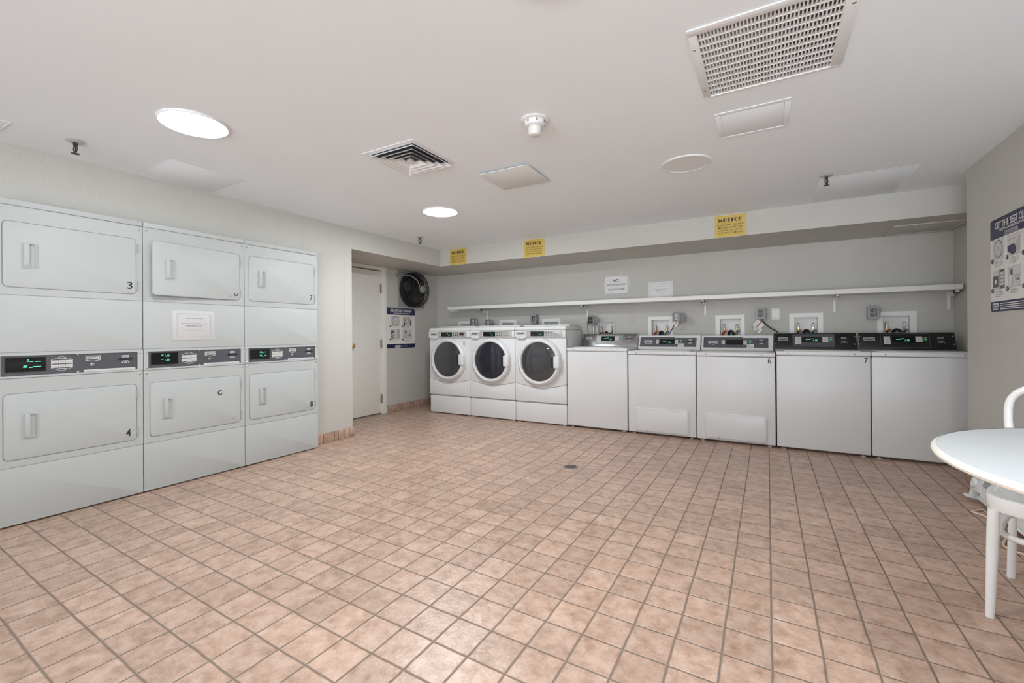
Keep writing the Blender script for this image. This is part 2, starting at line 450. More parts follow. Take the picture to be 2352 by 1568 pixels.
window('fill_window_1', WX0, WX1, WZ0, WZ1, 4, (0, -2.1, 0), PI, 'added wide window for fill light, unseen behind the viewer') if False else window('fill_window_1', -WX1, -WX0, WZ0, WZ1, 4, (0, -2.1, 0), PI, 'added wide window for fill light, unseen behind the viewer')  # unseen window added to brighten the room from behind
def baseboard(name, pts, n, label):
    b = MB()
    (x0, y0), (x1, y1) = pts
    for i in range(n):
        a, c = i / n, (i + 1) / n
        ya, yc = y0 + (y1 - y0) * a, y0 + (y1 - y0) * c
        lo, hi = min(ya, yc) + 0.0025, max(ya, yc) - 0.0025
        b.box(min(x0, x1), max(x0, x1), lo, hi, 0.0, 0.098, 0.004)
        b.box(min(x0, x1) + (0.004 if x0 > 0 else 0), max(x0, x1) - (0 if x0 > 0 else 0.004), lo - (0.0025 if min(a, 1 - c) > 1e-6 else 0), hi + (0.0025 if min(a, 1 - c) > 1e-6 else 0), 0, 0.094, m=1)
    struct(name, b, [TILEB, mat('grout', (0.12, 0.095, 0.075), 0.8)], label)
baseboard('baseboard_left', ((XL, 2.815), (XL + 0.016, 3.338)), 4, 'terracotta base tiles right of the dryers')
baseboard('baseboard_alcove', ((XA, 4.525), (XA + 0.016, 5.62)), 8, 'terracotta base tiles under the washer poster')
baseboard('baseboard_right', ((XR - 0.016, 3.03), (XR, 4.42)), 9, 'terracotta base tiles at the right wall')

# door
door = thing('door_1', 'flush off-white door with brass knob in the alcove', 'door', (XA, (DY0 + DY1) / 2, 0), PI / 2)
door['kind'] = 'structure'
hw = (DY1 - DY0) / 2
b = MB(); b.box(-hw + .004, hw - .006, 0.012, 0.047, 0.014, DZ - 0.012, 0.002)
slab = b.obj('door_panel', TRIMW, door)
b = MB()   # frame: jambs and head
b.box(hw, hw + 0.078, -0.014, 0.0, 0.0, HS - 0.001, 0.003); b.box(-hw - 0.078, -hw, -0.014, 0.0, 0.0, HS - 0.001, 0.003)
b.box(-hw, hw, -0.012, 0.0, DZ + 0.006, HS - 0.001, 0.002)
b.box(hw - 0.006, hw, 0.0, 0.05, 0, DZ); b.box(-hw, -hw + .004, 0.0, 0.05, 0, DZ)
b.obj('door_frame', TRIMW, door)
b = MB(); b.box(-hw, hw, 0.030, 0.05, DZ - 0.012, DZ); b.box(-hw, hw, 0.03, 0.05, 0.0, 0.012)
b.obj('door_gap', SHADE, door)
for z in (1.72, 0.96, 0.207):
    b = MB(); b.cyl((hw - 0.003, 0.004, z - 0.06), (hw - 0.003, 0.004, z + 0.06), 0.009, n=14)
    b.box(hw - 0.022, hw + 0.012, 0.002, 0.013, z - 0.058, z + 0.058)
    for q in (-.02, .02): b.cyl((hw - 0.003, 0.004, z + q - .001), (hw - 0.003, 0.004, z + q + .001), 0.0096, n=14)
    b.obj('hinge', HINGE, door)
b = MB(); kr = Matrix.Translation((3.925 - (DY0 + DY1) / 2, 0.012, 0.95)) @ Matrix.Rotation(PI / 2, 4, 'X')
b.lathe([(0, 0.0), (0.032, 0.0), (0.032, 0.004), (0.024, 0.010), (0.012, 0.012), (0.011, 0.03), (0.020, 0.036), (0.027, 0.046), (0.027, 0.056), (0.018, 0.064), (0, 0.066)], 28, kr)
b.obj('doorknob', BRASS, door)

# ------------------------------------------------------------------ shared panel details
def badge(parent, x0, x1, z0, z1, y, tip=0.0, dark=False):
    """maker's plate with lettering: light frame, dark field, light letters"""
    b = MB(); w = x1 - x0; h = z1 - z0; cx = (x0 + x1) / 2
    if tip > 0:
        out = [(x0, z0 + .0), (cx, z0 - tip), (x1, z0), (x1, z1), (x0, z1)]
        k = h * .13
        inn = [(x0 + k, z0 + k * .7), (cx, z0 - tip + k), (x1 - k, z0 + k * .7), (x1 - k, z1 - k), (x0 + k, z1 - k)]
        b.prism(out, y - 0.003, y, m=0); b.prism(inn, y - 0.0034, y - .002, m=1)
        b.box(x0 + k * 1.6, x1 - k * 1.6, y - .004, y - .003, z0 + h * .20, z1 - h * .24, m=0)
        b.text('MAYTAG', cx, z0 + h * .52, w * .64, h * .36, y - 0.0046, bold=.02, m=2)
    else:
        b.prism(rrect(x0, x1, z0, z1, h * .15, 3), y - 0.003, y, m=0)
        b.prism(rrect(x0 + h * .1, x1 - h * .1, z0 + h * .12, z1 - h * .12, h * .1, 3), y - 0.0034, y - .002, m=1)
        b.text('MAYTAG', cx, z0 + h * .55, w * .78, h * .46, y - 0.004, bold=.03, m=0)
    return b.obj('maker_badge', [KEYW, GREYP if not dark else NAVY, INK], parent)
def keys(parent, x0, x1, z0, z1, y, rows=4, cols=1):
    b = MB(); w = (x1 - x0) / cols; h = (z1 - z0) / rows
    for i in range(cols):
        for j in range(rows):
            b.box(x0 + i * w + .0006, x0 + (i + 1) * w - .0006, y - .0022, y, z0 + j * h + .0008, z0 + (j + 1) * h - .0008, .0006, m=0)
            b.box(x0 + i * w + w * .2, x0 + (i + 1) * w - w * .2, y - .0026, y - .001, z0 + j * h + h * .42, z0 + j * h + h * .56, m=1)
    return b.obj('keypad', [KEYW, KEYG], parent)
def slot(parent, cx, cz, w, y, dark=BLACK, lines=KEYW):
    b = MB()
    b.box(cx - w / 2, cx + w / 2, y - .006, y, cz - w * .085, cz + w * .085, .003, m=0)
    b.box(cx - w / 2 + .004, cx + w / 2 - .01, y - .0066, y - .003, cz - w * .03, cz + w * .03, m=2)
    b.box(cx - w * .24, cx + w * .24, y - .001, y, cz + w * .15, cz + w * .33, m=1)
    b.box(cx - w * .20, cx + w * .20, y - .0013, y, cz + w * .21, cz + w * .25, m=0)
    tz = cz - w * .16
    b.prism([(cx - w * .3, tz - w * .22), (cx - w * .24, tz - w * .22), (cx - w * .13, tz - w * .06), (cx + w * .13, tz - w * .06), (cx + w * .24, tz - w * .22), (cx + w * .3, tz - w * .22), (cx + w * .17, tz), (cx - w * .17, tz)], y - .001, y, m=1)
    b.box(cx - w * .10, cx + w * .10, y - .001, y, tz - w * .2, tz - w * .12, m=1)
    return b.obj('card_slot', [dark, lines, DARKM], parent)
def display(parent, x0, x1, z0, z1, y, items, bez=0.004):
    """items: (text, cx, cz, h) lettering or (x0, x1, z) bars in green light"""
    b = MB()
    b.ring(rrect(x0 - bez, x1 + bez, z0 - bez, z1 + bez, .003, 2), rrect(x0, x1, z0, z1, .002, 2), y - .003, y, m=0)
    b.prism(rrect(x0, x1, z0, z1, .002, 2), y - .0012, y, m=1)
    o = b.obj('display', [BLACKP, DISP], parent)
    if items:
        b = MB()
        for it in items:
            if isinstance(it[0], str): b.text(it[0], it[1], it[2], None, it[3], y - .002, shear=.15, bold=.012)
            else: b.box(it[0], it[1], y - .0022, y - .0014, it[2] - .0016, it[2] + .0016)
        b.obj('lit_digits', LED, parent)
    return o
def stick(parent, s, x0, x1, z0, z1, y, flip=False, bold=.012):
    b = MB(); b.text(s, (x0 + x1) / 2, (z0 + z1) / 2, (x1 - x0) * (.85 if s != '1' else 1), z1 - z0, y - .0012, bold=bold)
    return b.obj('number_decal', INK, parent)

# ------------------------------------------------------------------ stacked dryers
XD, DW = -3.765, 0.694
def dryer(yc, label, digits, upnum, lownum, ajar=0.0):
    T = thing('stacked_dryer', label, 'dryer', (XD, yc, 0), PI / 2, 'stacked dryers set in the left wall')
    hw = DW / 2 - 0.002
    b = MB()       # carcass
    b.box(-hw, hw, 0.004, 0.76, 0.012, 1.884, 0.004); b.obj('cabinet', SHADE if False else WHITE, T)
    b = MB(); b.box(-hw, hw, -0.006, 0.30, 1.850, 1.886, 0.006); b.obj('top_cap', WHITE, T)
    G = 0.0018
    def front(z0, z1, name, hole=None, y=0.0):
        b = MB()
        if hole:
            x0, x1, h0, h1 = hole
            b.ring(rrect(-hw, hw, z0 + G, z1 - G, .004, 6), rrect(x0, x1, h0, h1, .026, 6), y - 0.0, 0.02)
            b.prism(rrect(x0 - .001, x1 + .001, h0 - .001, h1 + .001, .026, 6), 0.012, 0.02, m=1)
        else: b.prism(rrect(-hw, hw, z0 + G, z1 - G, .004, 4), 0.0, 0.02, bev=.003)
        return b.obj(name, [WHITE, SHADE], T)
    D = (-.3085, .3085)
    front(1.334, 1.848, 'upper_front', (D[0] - .003, D[1] + .003, 1.376, 1.760))
    front(1.000, 1.334, 'middle_panel')
    front(0.340, 0.852, 'lower_front', (D[0] - .003, D[1] + .003, 0.379, 0.765))
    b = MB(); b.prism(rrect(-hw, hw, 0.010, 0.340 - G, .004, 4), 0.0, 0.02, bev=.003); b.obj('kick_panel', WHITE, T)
    # doors, hinged at the right
    for z0, z1, num, ang in ((1.379, 1.757, upnum, ajar), (0.382, 0.762, lownum, 0.0)):
        b = MB()
        b.prism([(x - D[1], z - z0) for x, z in rrect(D[0], D[1], z0, z1, .024, 6)], -0.004, 0.012, bev=.004)
        d = b.obj('door', WHITE, T, (D[1], 0, z0), (0, 0, ang))
        hx = lambda x: x - D[1]
        b = MB(); h0 = 0.114; h1 = h0 + .153; x0, x1 = hx(-.234), hx(-.168)
        b.ring(rrect(x0, x1, h0, h1, .004, 3), rrect(x0 + .006, x1 - .008, h0 + .009, h1 - .009, .003, 3), -0.008, -0.003)
        b.ring(rrect(x0 + .006, x1 - .008, h0 + .009, h1 - .009, .003, 3), rrect(x0 + .009, x1 - .011, h0 + .013, h1 - .013, .003, 3), -0.014, -0.003)
        b.box(x0 + .008, x0 + .031, -.0165, -.004, h0 + .012, h1 - .012, .003)
        b.box(x0 + .006, x1 - .008, -.0048, -.003, h0 + .009, h1 - .009)
        b.obj('handle', WHITE, d)
        for hz in (.31, .058):
            b = MB(); b.box(-.004, .009, -.0055, .004, hz - .030, hz + .030, .002); b.cyl((.003, -.005, hz - .03), (.003, -.005, hz + .03), .0045, n=10)
            b.obj('hinge', KEYG, d)
        if num:
            for n in num:
                if n[0] == 'x':
                    _, cx, cz, s = n
                    b = MB()
                    b.tube([(hx(cx) - s, -.0046, cz - z0 - s * .8), (hx(cx) + s * .2, -.0046, cz - z0 + .1 * s), (hx(cx) + s * .9, -.0046, cz - z0 + s)], .0008, 5)
                    b.tube([(hx(cx) - s * .6, -.0046, cz - z0 + s * .5), (hx(cx) + s * .1, -.0046, cz - z0 - s * .15)], .0006, 5)
                    b.obj('scratch_mark', GINK, d)
                elif n[0] in 'CJ':
                    _, cx, cz, s = n
                    b = MB(); a0, a1 = (60, 330) if n[0] == 'C' else (150, 400)
                    pts = [(hx(cx) + s * math.cos(math.radians(a)), -.0050, cz - z0 + s * .95 * math.sin(math.radians(a))) for a in range(a0, a1 + 1, 15)]
                    b.tube(pts, .0034, 6); b.obj('number_decal', INK, d)
                else: stick(d, n[0], hx(n[1]), hx(n[2]), n[3] - z0, n[4] - z0, -.004)
    # control strip
    P = MB(); P.ring(rrect(-hw, hw, 0.852 + G, 1.000 - G, .004, 4), rrect(-.3185, .3145, .865, .982, .003, 4), -0.004, 0.02)
    P.prism(rrect(-.3185, .3145, .865, .982, .003, 4), 0.0006, 0.02, m=1)
    pan = P.obj('control_panel', [WHITE, GREYP], T)
    display(pan, -.297, -.140, .892, .967, .0006, digits, bez=.005)
    b = MB()
    c0, c1, cm = -.1125, -.0145, -.0635
    hexo = [(c0, .900), (cm, .880), (c1, .900), (c1, .950), (cm, .972), (c0, .950)]
    k = .0022; hexi = [(c0 + k, .901), (cm, .8826), (c1 - k, .901), (c1 - k, .949), (cm, .9694), (c0 + k, .949)]
    b.ring(hexo, hexi, -.001, .0006, m=0)
    b.box(c0 + .03, c1 - .03, -.0008, .0006, .9535, .9575, m=0); b.box(c0 + .03, c1 - .03, -.0008, .0006, .893, .897, m=0)
    b.obj('keypad_outline', KEYW, pan)
    keys(pan, c0 + .002, c1 - .002, .926, .947, .0006, 1, 3); keys(pan, c0 + .002, c1 - .002, .901, .922, .0006, 1, 3)
    badge(pan, .045, .118, .938, .968, .0006, tip=.009)
    b = MB(); b.lathe([(.011, 0), (.011, .003), (.008, .005), (.0045, .005), (.004, .003), (0, .003)], 20, Matrix.Translation((.0785, .0006, .911)) @ Matrix.Rotation(PI / 2, 4, 'X'))
    b.obj('lock', CHROME, pan)
    slot(pan, .2485, .9385, .074, .0006)
    b = MB(); b.box(.0365, .303, -.0008, .0006, .8665, .8795, m=0)
    for i in range(26): b.box(.062 + i * .009, .067 + i * .009, -.0011, .0006, .8725, .8745, m=1)
    b.obj('instruction_strip', [KEYW, KEYG], pan)
    for x, z in ((.327, .975), (.327, .867), (-.330, .975), (-.330, .867)): screw(pan, x, z, -.004, .0055)
    for z in (.979, .868): screw(pan, .0095, z, 0.0, .006)
    for x in (-.326, .326):
        screw(T, x, 1.826, 0, .006); screw(T, x, .832, 0, .008)
    return T
# digits: lettering centre, height in the panel's own coordinates
dg1 = [('0', -.2095, .951, .0135), (-.203, -.187, .9455), (-.180, -.155, .945), ('28', -.221, .918, .0135), (-.206, -.191, .911), (-.190, -.155, .916)]
dg2 = [(-.241, -.226, .9545), ('1.50', -.205, .949, .0135), (-.241, -.226, .923), ('1.50', -.205, .918, .0135)]
dg3 = [('43', -.214, .947, .0135), (-.203, -.191, .940), (-.189, -.162, .946), ('43', -.214, .918, .0135), (-.203, -.191, .911), (-.178, -.162, .919)]
dryer(1.0695, 'white stacked dryer with doors numbered 3 and 4, nearest the left edge of the photo', dg1,
      [('3', .2565, .2900, 1.412, 1.461)], [('4', .2450, .2775, .413, .463)])
dryer(1.7635, 'white stacked dryer carrying the paper reminder notice, its upper door slightly ajar', dg2,
      [('J', .277, 1.428, .014), ('x', .232, 1.402, .017)], [('C', .153, .640, .016), ('x', .258, .420, .018)], math.radians(4.2))
dryer(2.4575, 'white stacked dryer with doors numbered 7 and 8, beside the textured wall end', dg3,
      [('7', .259, .291, 1.418, 1.470)], [('8', .255, .288, .412, .463), ('x', .235, .412, .012), ('x', .262, .70, .012)])

# ------------------------------------------------------------------ front load washers
YF = 4.83
def arc(x, zs, zm, hw): return zm + (zs - zm) * (x / hw) ** 2
def front_loader(xc, label, glass, num=False):
    T = thing('front_load_washer', label, 'washer', (xc, YF, 0), 0, 'front load washers on pedestals')
    hw = 0.340
    b = MB(); b.box(-hw, hw, 0.012, 0.56, 0.262, 1.128, 0.008); b.obj('cabinet', WASH, T)
    b = MB(); b.box(-hw, hw, -0.012, 0.515, 1.128, 1.172, 0.012, seg=3); b.box(-hw + .03, hw - .02, 0.16, 0.515, 1.170, 1.196, .014, seg=3)
    b.obj('top', WASH, T)
    xs = [-hw + 2 * hw * i / 24 for i in range(25)]
    b = MB(); b.prism([(x, arc(x, .487, .436, hw)) for x in xs] + [(hw, 1.043), (-hw, 1.043)], 0.0, 0.03, bev=.002)
    b.prism([(x, arc(x, .484, .433, hw)) for x in xs] + [(hw, .50), (-hw, .50)], .006, 0.03, m=1)
    b.obj('front_panel', [WASH, SHADE], T)
    b = MB(); b.prism([(-hw, .262), (hw, .262)] + [(x, arc(x, .483, .431, hw)) for x in xs[::-1]], 0.0, 0.03, bev=.002)
    b.obj('lower_panel', WASH, T)
    # console
    b = MB(); b.box(-hw - .0005, hw + .0005, -0.026, 0.02, 1.040, 1.126, 0.010, seg=3)
    con = b.obj('console', WASH, T)
    y = -.026
    b = MB(); b.ring(rrect(-.322, -.172, 1.052, 1.114, .004, 3), rrect(-.312, -.182, 1.066, 1.106, .003, 3), y - .006, y)
    b.prism(rrect(-.312, -.182, 1.066, 1.106, .003, 3), y - .001, y, m=1)
    b.box(-.290, -.205, y - .002, y, 1.084, 1.092, m=2)
    b.box(-.305, -.190, y - .004, 0.0, 1.028, 1.044, .003, m=0); b.box(-.298, -.196, y - .005, 0, 1.026, 1.032, m=3)
    b.obj('detergent_drawer', [WASH, SILVER, INK, KEYG], con)
    b = MB(); b.ring(rrect(-.166, .306, 1.050, 1.117, .010, 4), rrect(-.162, .302, 1.054, 1.113, .008, 4), y - .004, y, m=1)
    b.prism(rrect(-.162, .302, 1.054, 1.113, .008, 4), y - .002, y, m=0)
    b.obj('control_fascia', [SILVER, CHROME], con)
    display(con, -.108, .066, 1.060, 1.108, y - .002, [('1.75', .020, 1.074, .013), (-.012, .004, 1.092)], .003)
    b = MB()
    for i in range(3):
        for z in (1.068, 1.1): b.disc(.095 + i * .033, z, .0075, y - .0045, y - .002, 12)
    b.box(.083, .170, y - .003, y - .002, 1.082, 1.085)
    b.obj('button', DARKM, con)
    b = MB(); b.prism(rrect(.186, .272, 1.064, 1.106, .016, 5), y - .006, y, bev=.002, m=0); b.prism(rrect(.195, .262, 1.070, 1.100, .010, 5), y - .0066, y - .003, m=1)
    b.obj('card_slot', [CHROME, DARKM if num else KEYG], con)
    # door
    R = Matrix.Translation((0, 0, .748)) @ Matrix.Rotation(PI / 2, 4, 'X')
    b = MB()
    b.lathe([(.288, -.004), (.290, .012), (.282, .040), (.272, .056), (.256, .064), (.243, .060), (.234, .046), (.230, .030)], 64, R, 0)
    d = b.obj('door', WASH, T)
    b = MB(); b.lathe([(.236, .040), (.20, .052), (.15, .060), (.10, .064), (.05, .066), (0, .0665)], 64, R)
    b.obj('door_glass', glass, d)
    b = MB(); b.box(.205, .283, -.082, -.030, .676, .822, .018, seg=4, m=0); b.box(.176, .207, -.068, -.045, .684, .815, .006, m=1)
    b.obj('door_handle', [WASH, BLACK], d)
    b = MB(); b.box(-.296, -.282, -.022, .0, .655, .700, .004)
    b.obj('hinge_cap', WASH, d)
    # pedestal
    b = MB(); b.box(-hw + (.006 if num else 0), hw, 0.002, 0.5, 0.014, 0.242, 0.008, seg=3); b.box(-hw + .01, hw - .01, .012, .48, .24, .264, m=1)
    b.obj('pedestal', [WASH, KEYG], T)
    for x in (-hw + .04, hw - .04):
        for yy in (.035, .45):
            b = MB(); b.lathe([(0, 0), (.02, 0), (.02, .005), (.008, .008), (.007, .016)], 16, Matrix.Translation((x, yy, 0)))
            b.obj('foot', KEYW, T)
    if num: stick(T, '1', .238, .254, .938, .988, 0.0)
    return T
front_loader(-3.748, 'white front load washer numbered 1, nearest the alcove corner', GLASSD, True)
front_loader(-3.064, 'white front load washer in the middle of the three, darkest door glass', GLASSN)
front_loader(-2.379, 'white front load washer standing against the top loaders, reflections on its glass', GLASSD)

# ------------------------------------------------------------------ top load washers
def top_loader(x0, x1, zt, label, kind, lit=True, num=None, panel=False, cons=(None, None)):
    xc = (x0 + x1) / 2; hw = (x1 - x0) / 2 - .0025
    T = thing('top_load_washer', label, 'washer', (xc, YF, 0), 0, 'top load washers along the back wall')
    b = MB(); b.box(-hw, hw, 0.0, 0.655, 0.022, zt - .040, 0.009, seg=3); b.obj('cabinet', WASH, T)
    b = MB(); b.box(-hw - .001, hw + .001, -0.004, 0.655, zt - .037, zt, 0.007, seg=3); b.box(-hw + .004, hw - .004, .004, .65, zt - .042, zt - .036, m=1)
    top = b.obj('top_deck', [WASH, SHADE], T)
    b = MB(); b.box(-hw + .06, hw - .06, .05, .41, zt - .002, zt + .007, .004); b.obj('lid', WASH, T)
    for x in (-hw * .74, hw * .68): screw(T, x, zt - .019, -.004, .007)
    for x in (-hw + .05, hw - .05):
        for yy in (.05, .60):
            b = MB(); b.lathe([(0, 0), (.02, 0), (.02, .006), (.008, .009), (.007, .024)], 16, Matrix.Translation((x, yy, 0))); b.obj('foot', KEYW, T)
    # console: local frame on the sloping face
    c0, c1, hgt = cons; cc = (c0 + c1) / 2 - xc; w = (c1 - c0) / 2
    tilt = math.radians(24); back = math.tan(tilt) * hgt; L = hgt / math.cos(tilt)
    yb = .455
    b = MB()
    sec = [(0, 0), (back, hgt), (.155, hgt), (.165, 0)]
    t = bmesh.new(); A = [t.verts.new((-w, yb + yy, zt + z)) for yy, z in sec]; Bv = [t.verts.new((w, yb + yy, zt + z)) for yy, z in sec]
    t.faces.new(A); t.faces.new(Bv[::-1])
    for i in range(4): t.faces.new((A[i], A[(i + 1) % 4], Bv[(i + 1) % 4], Bv[i]))
    bmesh.ops.recalc_face_normals(t, faces=list(t.faces))
    bmesh.ops.bevel(t, geom=list(t.edges), offset=.004, segments=2, affect='EDGES', profile=.5)
    t.transform(Matrix.Translation((cc, 0, 0)))
    b._merge(t, 0)
    b.obj('console_housing', WASH, T)
    # face plate frame: rotate so that z runs up the slope
    F = MB()
    loc = (cc, yb, zt); rot = (-tilt, 0, 0)
    if kind == 'housing':
        F.ring(rrect(-w, w, .002, L - .002, .006, 3), rrect(-w + .019, w - .040, .034, L - .020, .003, 3), -.007, .002, m=0)
        F.prism(rrect(-w + .019, w - .040, .034, L - .020, .003, 3), -.002, .002, m=1)
        F.prism(rrect(.062, w - .040, L - .030, L - .016, .002, 2), -.008, .0, m=0)
        con = F.obj('control_panel', [WASH, GREYP], T, loc, rot)
        y = -.002
        badge(con, -.272, -.182, .079, .116, y, tip=.012)
        keys(con, -.141, -.106, .073, .122, y, 5); keys(con, .069, .103, .070, .122, y, 5)
        display(con, -.099, .062, .072, .124, y, [('1.75', .012, .088, .014), (-.062, -.034, .098), (-.034, -.012, .106)] if lit else None, .003)
        b = MB(); b.disc(.132, .100, .013, y - .003, y, 24, bev=.001); b.box(.120, .146, y - .001, y, .116, .120, m=1); b.obj('start_button', [GREENB, KEYW], con)
        b = MB(); b.box(.102, .166, y - .0012, y, .030, .078, m=0); b.box(.109, .121, y - .0016, y, .062, .070, m=2)
        for i in range(4): b.box(.112, .158, y - .0015, y, .037 + i * .006, .039 + i * .006, m=1)
        b.obj('sticker', [KEYW, KEYG, REDINK], con)
        slot(con, .234, .102, .074, y)
        for x in (-w + .009, w - .015):
            for z in (.052, .118): screw(con, x, z, -.007, .0055)
    else:
        body = STEEL if kind == 'steel' else BLACKP
        F.box(-w, w, -.004, .002, 0.004, L - .002, .002, m=0)
        con = F.obj('control_panel', [body], T, loc, rot)
        y = -.004
        b = MB(); b.ring(rrect(-.176, .170, .026, L - .014, .008, 4), rrect(-.172, .166, .030, L - .018, .006, 4), y - .005, y, m=0)
        b.prism(rrect(-.172, .166, .030, L - .018, .006, 4), y - .002, y, m=1)
        b.obj('display_bezel', [STEEL if kind == 'steel' else GREYP, STEEL if kind == 'steel' else (BLACKP if kind == 'black' else GREYP)], con)
        badge(con, -.300, -.217, .094, .131, y, dark=True)
        keys(con, -.154, -.104, .058, .138, y - .002, 5); keys(con, .072, .120, .080, .136, y - .002, 4)
        display(con, -.097, .066, .078, .134, y - .002, [('1.75', .014, .096, .016), (-.064, -.030, .107), (-.030, -.006, .115)], .002)
        b = MB(); b.disc(.1405, .108, .0125, y - .0055, y - .002, 24, bev=.001); b.box(.126, .155, y - .003, y - .002, .126, .130, m=1); b.obj('start_button', [GREENB, KEYW], con)
        slot(con, .243, .105, .086, y, BLACK, KEYG)
        for x in (-w + .010, w - .012):
            for z in (.060, .138): screw(con, x, z, y, .0055)
    if panel:
        p0, p1 = -.262, .266
        b = MB(); b.prism(rrect(p0 - .010, p1 + .010, .034, .287, .028, 8), -.009, .002, bev=.007, seg=3)
        b.ring(rrect(p0 + .0, p1 - .0, .044, .277, .020, 8), rrect(p0 + .0035, p1 - .0035, .0475, .2735, .018, 8), -.0094, -.008, m=1)
        b.prism(rrect(p0 + .002, p1 - .002, .046, .275, .019, 8), -.0125, -.008, bev=.0025)
        o = b.obj('service_panel', [WASH, KEYG], T)
        screw(o, p0 + .125, .050, -.0125, .007); screw(o, p1 - .145, .050, -.0125, .007)
    if num: stick(T, num, *{'6': (-.003 - xc, .030 - xc, .790, .842), '7': (.716 - xc, .747 - xc, .812, .858)}[num], 0.0)
    return T
top_loader(-2.033, -1.325, .920, 'white top load washer with polished steel console, beside the front loaders', 'steel', cons=(-2.020, -1.338, .157))
top_loader(-1.318, -.628, .892, 'white top load washer with grey console, lit display and lower service panel', 'housing', panel=True, cons=(-1.322, -.645, .160))
top_loader(-.626, .062, .888, 'white top load washer numbered 6 with dark display and lower service panel', 'housing', lit=False, num='6', panel=True, cons=(-.632, .047, .161))
top_loader(.068, .765, .908, 'white top load washer numbered 7 with black console', 'bezel', num='7', cons=(.056, .734, .163))
top_loader(.768, 1.463, .909, 'white top load washer with all-black console at the right end of the row', 'black', cons=(.752, 1.428, .163))

# ------------------------------------------------------------------ recessed supply boxes and hoses
WM = ['washer numbered 1', 'middle front load washer', 'right front load washer', 'washer with the steel console', 'washer with lit grey console',
      'washer numbered 6', 'washer numbered 7', 'rightmost black-console washer']
FLG = [(-4.184, -3.917, 1.286), (-3.437, -3.146, 1.288), (-2.738, -2.455, 1.290), (-1.960, -1.690, 1.256), (-1.282, -.986, 1.283), (-.520, -.221, 1.281), (.204, .502, 1.282), (.942, 1.239, 1.277)]
for i, ((x0, x1, z0, z1), (fx0, fx1, ft)) in enumerate(zip(HOLES, FLG)):
    xc = (x0 + x1) / 2
    T = thing('supply_box', 'white recessed wall box for water valves behind the ' + WM[i], 'utility box', (xc, YB, z0), 0, 'recessed washer supply boxes')
    h = z1 - z0
    a0, a1 = x0 - xc, x1 - xc
    b = MB()
    m0 = WALLS if i == 3 else SHELFW
    b.ring([(fx0 - xc, -.05), (fx1 - xc, -.05), (fx1 - xc, ft - z0), (fx0 - xc, ft - z0)], [(a0 + .001, .0), (a1 - .001, 0), (a1 - .001, h), (a0 + .001, h)], -.006, 0)
    b.obj('flange', m0, T)
    b = MB(); w = .0015
    b.box(a0 + .0005, a0 + .004, 0, .088, 0, h); b.box(a1 - .004, a1 - .0005, 0, .088, 0, h); b.box(a0, a1, 0, .088, h - .004, h - .0005); b.box(a0, a1, 0, .088, 0.0005, .004); b.box(a0, a1, .084, .09, 0, h)
    b.obj('recess', SHELFW, T)
    if i < 3: continue
    for k, sx in enumerate((-.066, .066)):
        zb = 1.100 - z0
        b = MB(); b.cyl((sx, .045, zb - .06), (sx, .045, zb + .025), .009, n=12); b.cyl((sx, .045, zb + .02), (sx, .045, zb + .03), .013, n=6); b.cyl((sx, .045, zb - .01), (sx, .02, zb - .02), .010, n=12)
        v = b.obj('valve', BRASS, T)
        b = MB(); b.lathe([(0, 0), (.0115, 0), (.0115, .042), (.006, .050), (0, .050)], 14, Matrix.Translation((sx, .045, zb + .03)), m=0)
        b.box(sx - .008, sx + .008, .0325, .036, zb + .036, zb + .070, m=1)
        b.obj('hammer_arrestor', [COPPER, KEYW], v)
        b = MB(); b.box(sx + .012, sx + .030, .030, .050, zb - .014, zb + .008, .005); b.cyl((sx, .040, zb - .002), (sx + .02, .040, zb - .002), .006, n=10)
        b.obj('valve_handle', REDP if k == 0 else BLUEP, v)
        # hose
        hx = xc + sx
        colr = {4: (REDP, TEALH), 5: (REDP, TEALH)}.get(i, (BLACK, BLACK))[k]
        cname = {REDP: 'red', TEALH: 'blue-grey', BLACK: 'black'}[colr]
        zz = z0 + zb
        sgn = -1
        b = MB(); b.tube(catmull([(hx, YB + .022, zz - .022), (hx + sgn * .006, YB - .004, zz - .020), (hx + sgn * .022, YB - .012, zz - .055), (hx + sgn * .030, YB - .016, zz - .13), (hx + sgn * .034, YB - .016, 0.72)], 6), .0085, 10)
        o = b.obj('supply_hose', colr)
        tag(o, '%s %s water hose from the wall box behind the %s' % (cname, ('hot', 'cold')[k], WM[i]), 'hose', 'washer supply hoses')
    b = MB(); b.tube(catmull([(xc - .018, YB + .05, 1.00), (xc - .016, YB + .045, 1.075), (xc + .004, YB + .02, 1.098), (xc + .030, YB - .01, 1.075), (xc + .042, YB - .016, .98), (xc + .042, YB - .016, .72)], 6), .015, 12)
    o = b.obj('drain_hose', BLACK)
    tag(o, 'thick black drain hose in the wall box behind the ' + WM[i], 'hose', 'washer drain hoses')

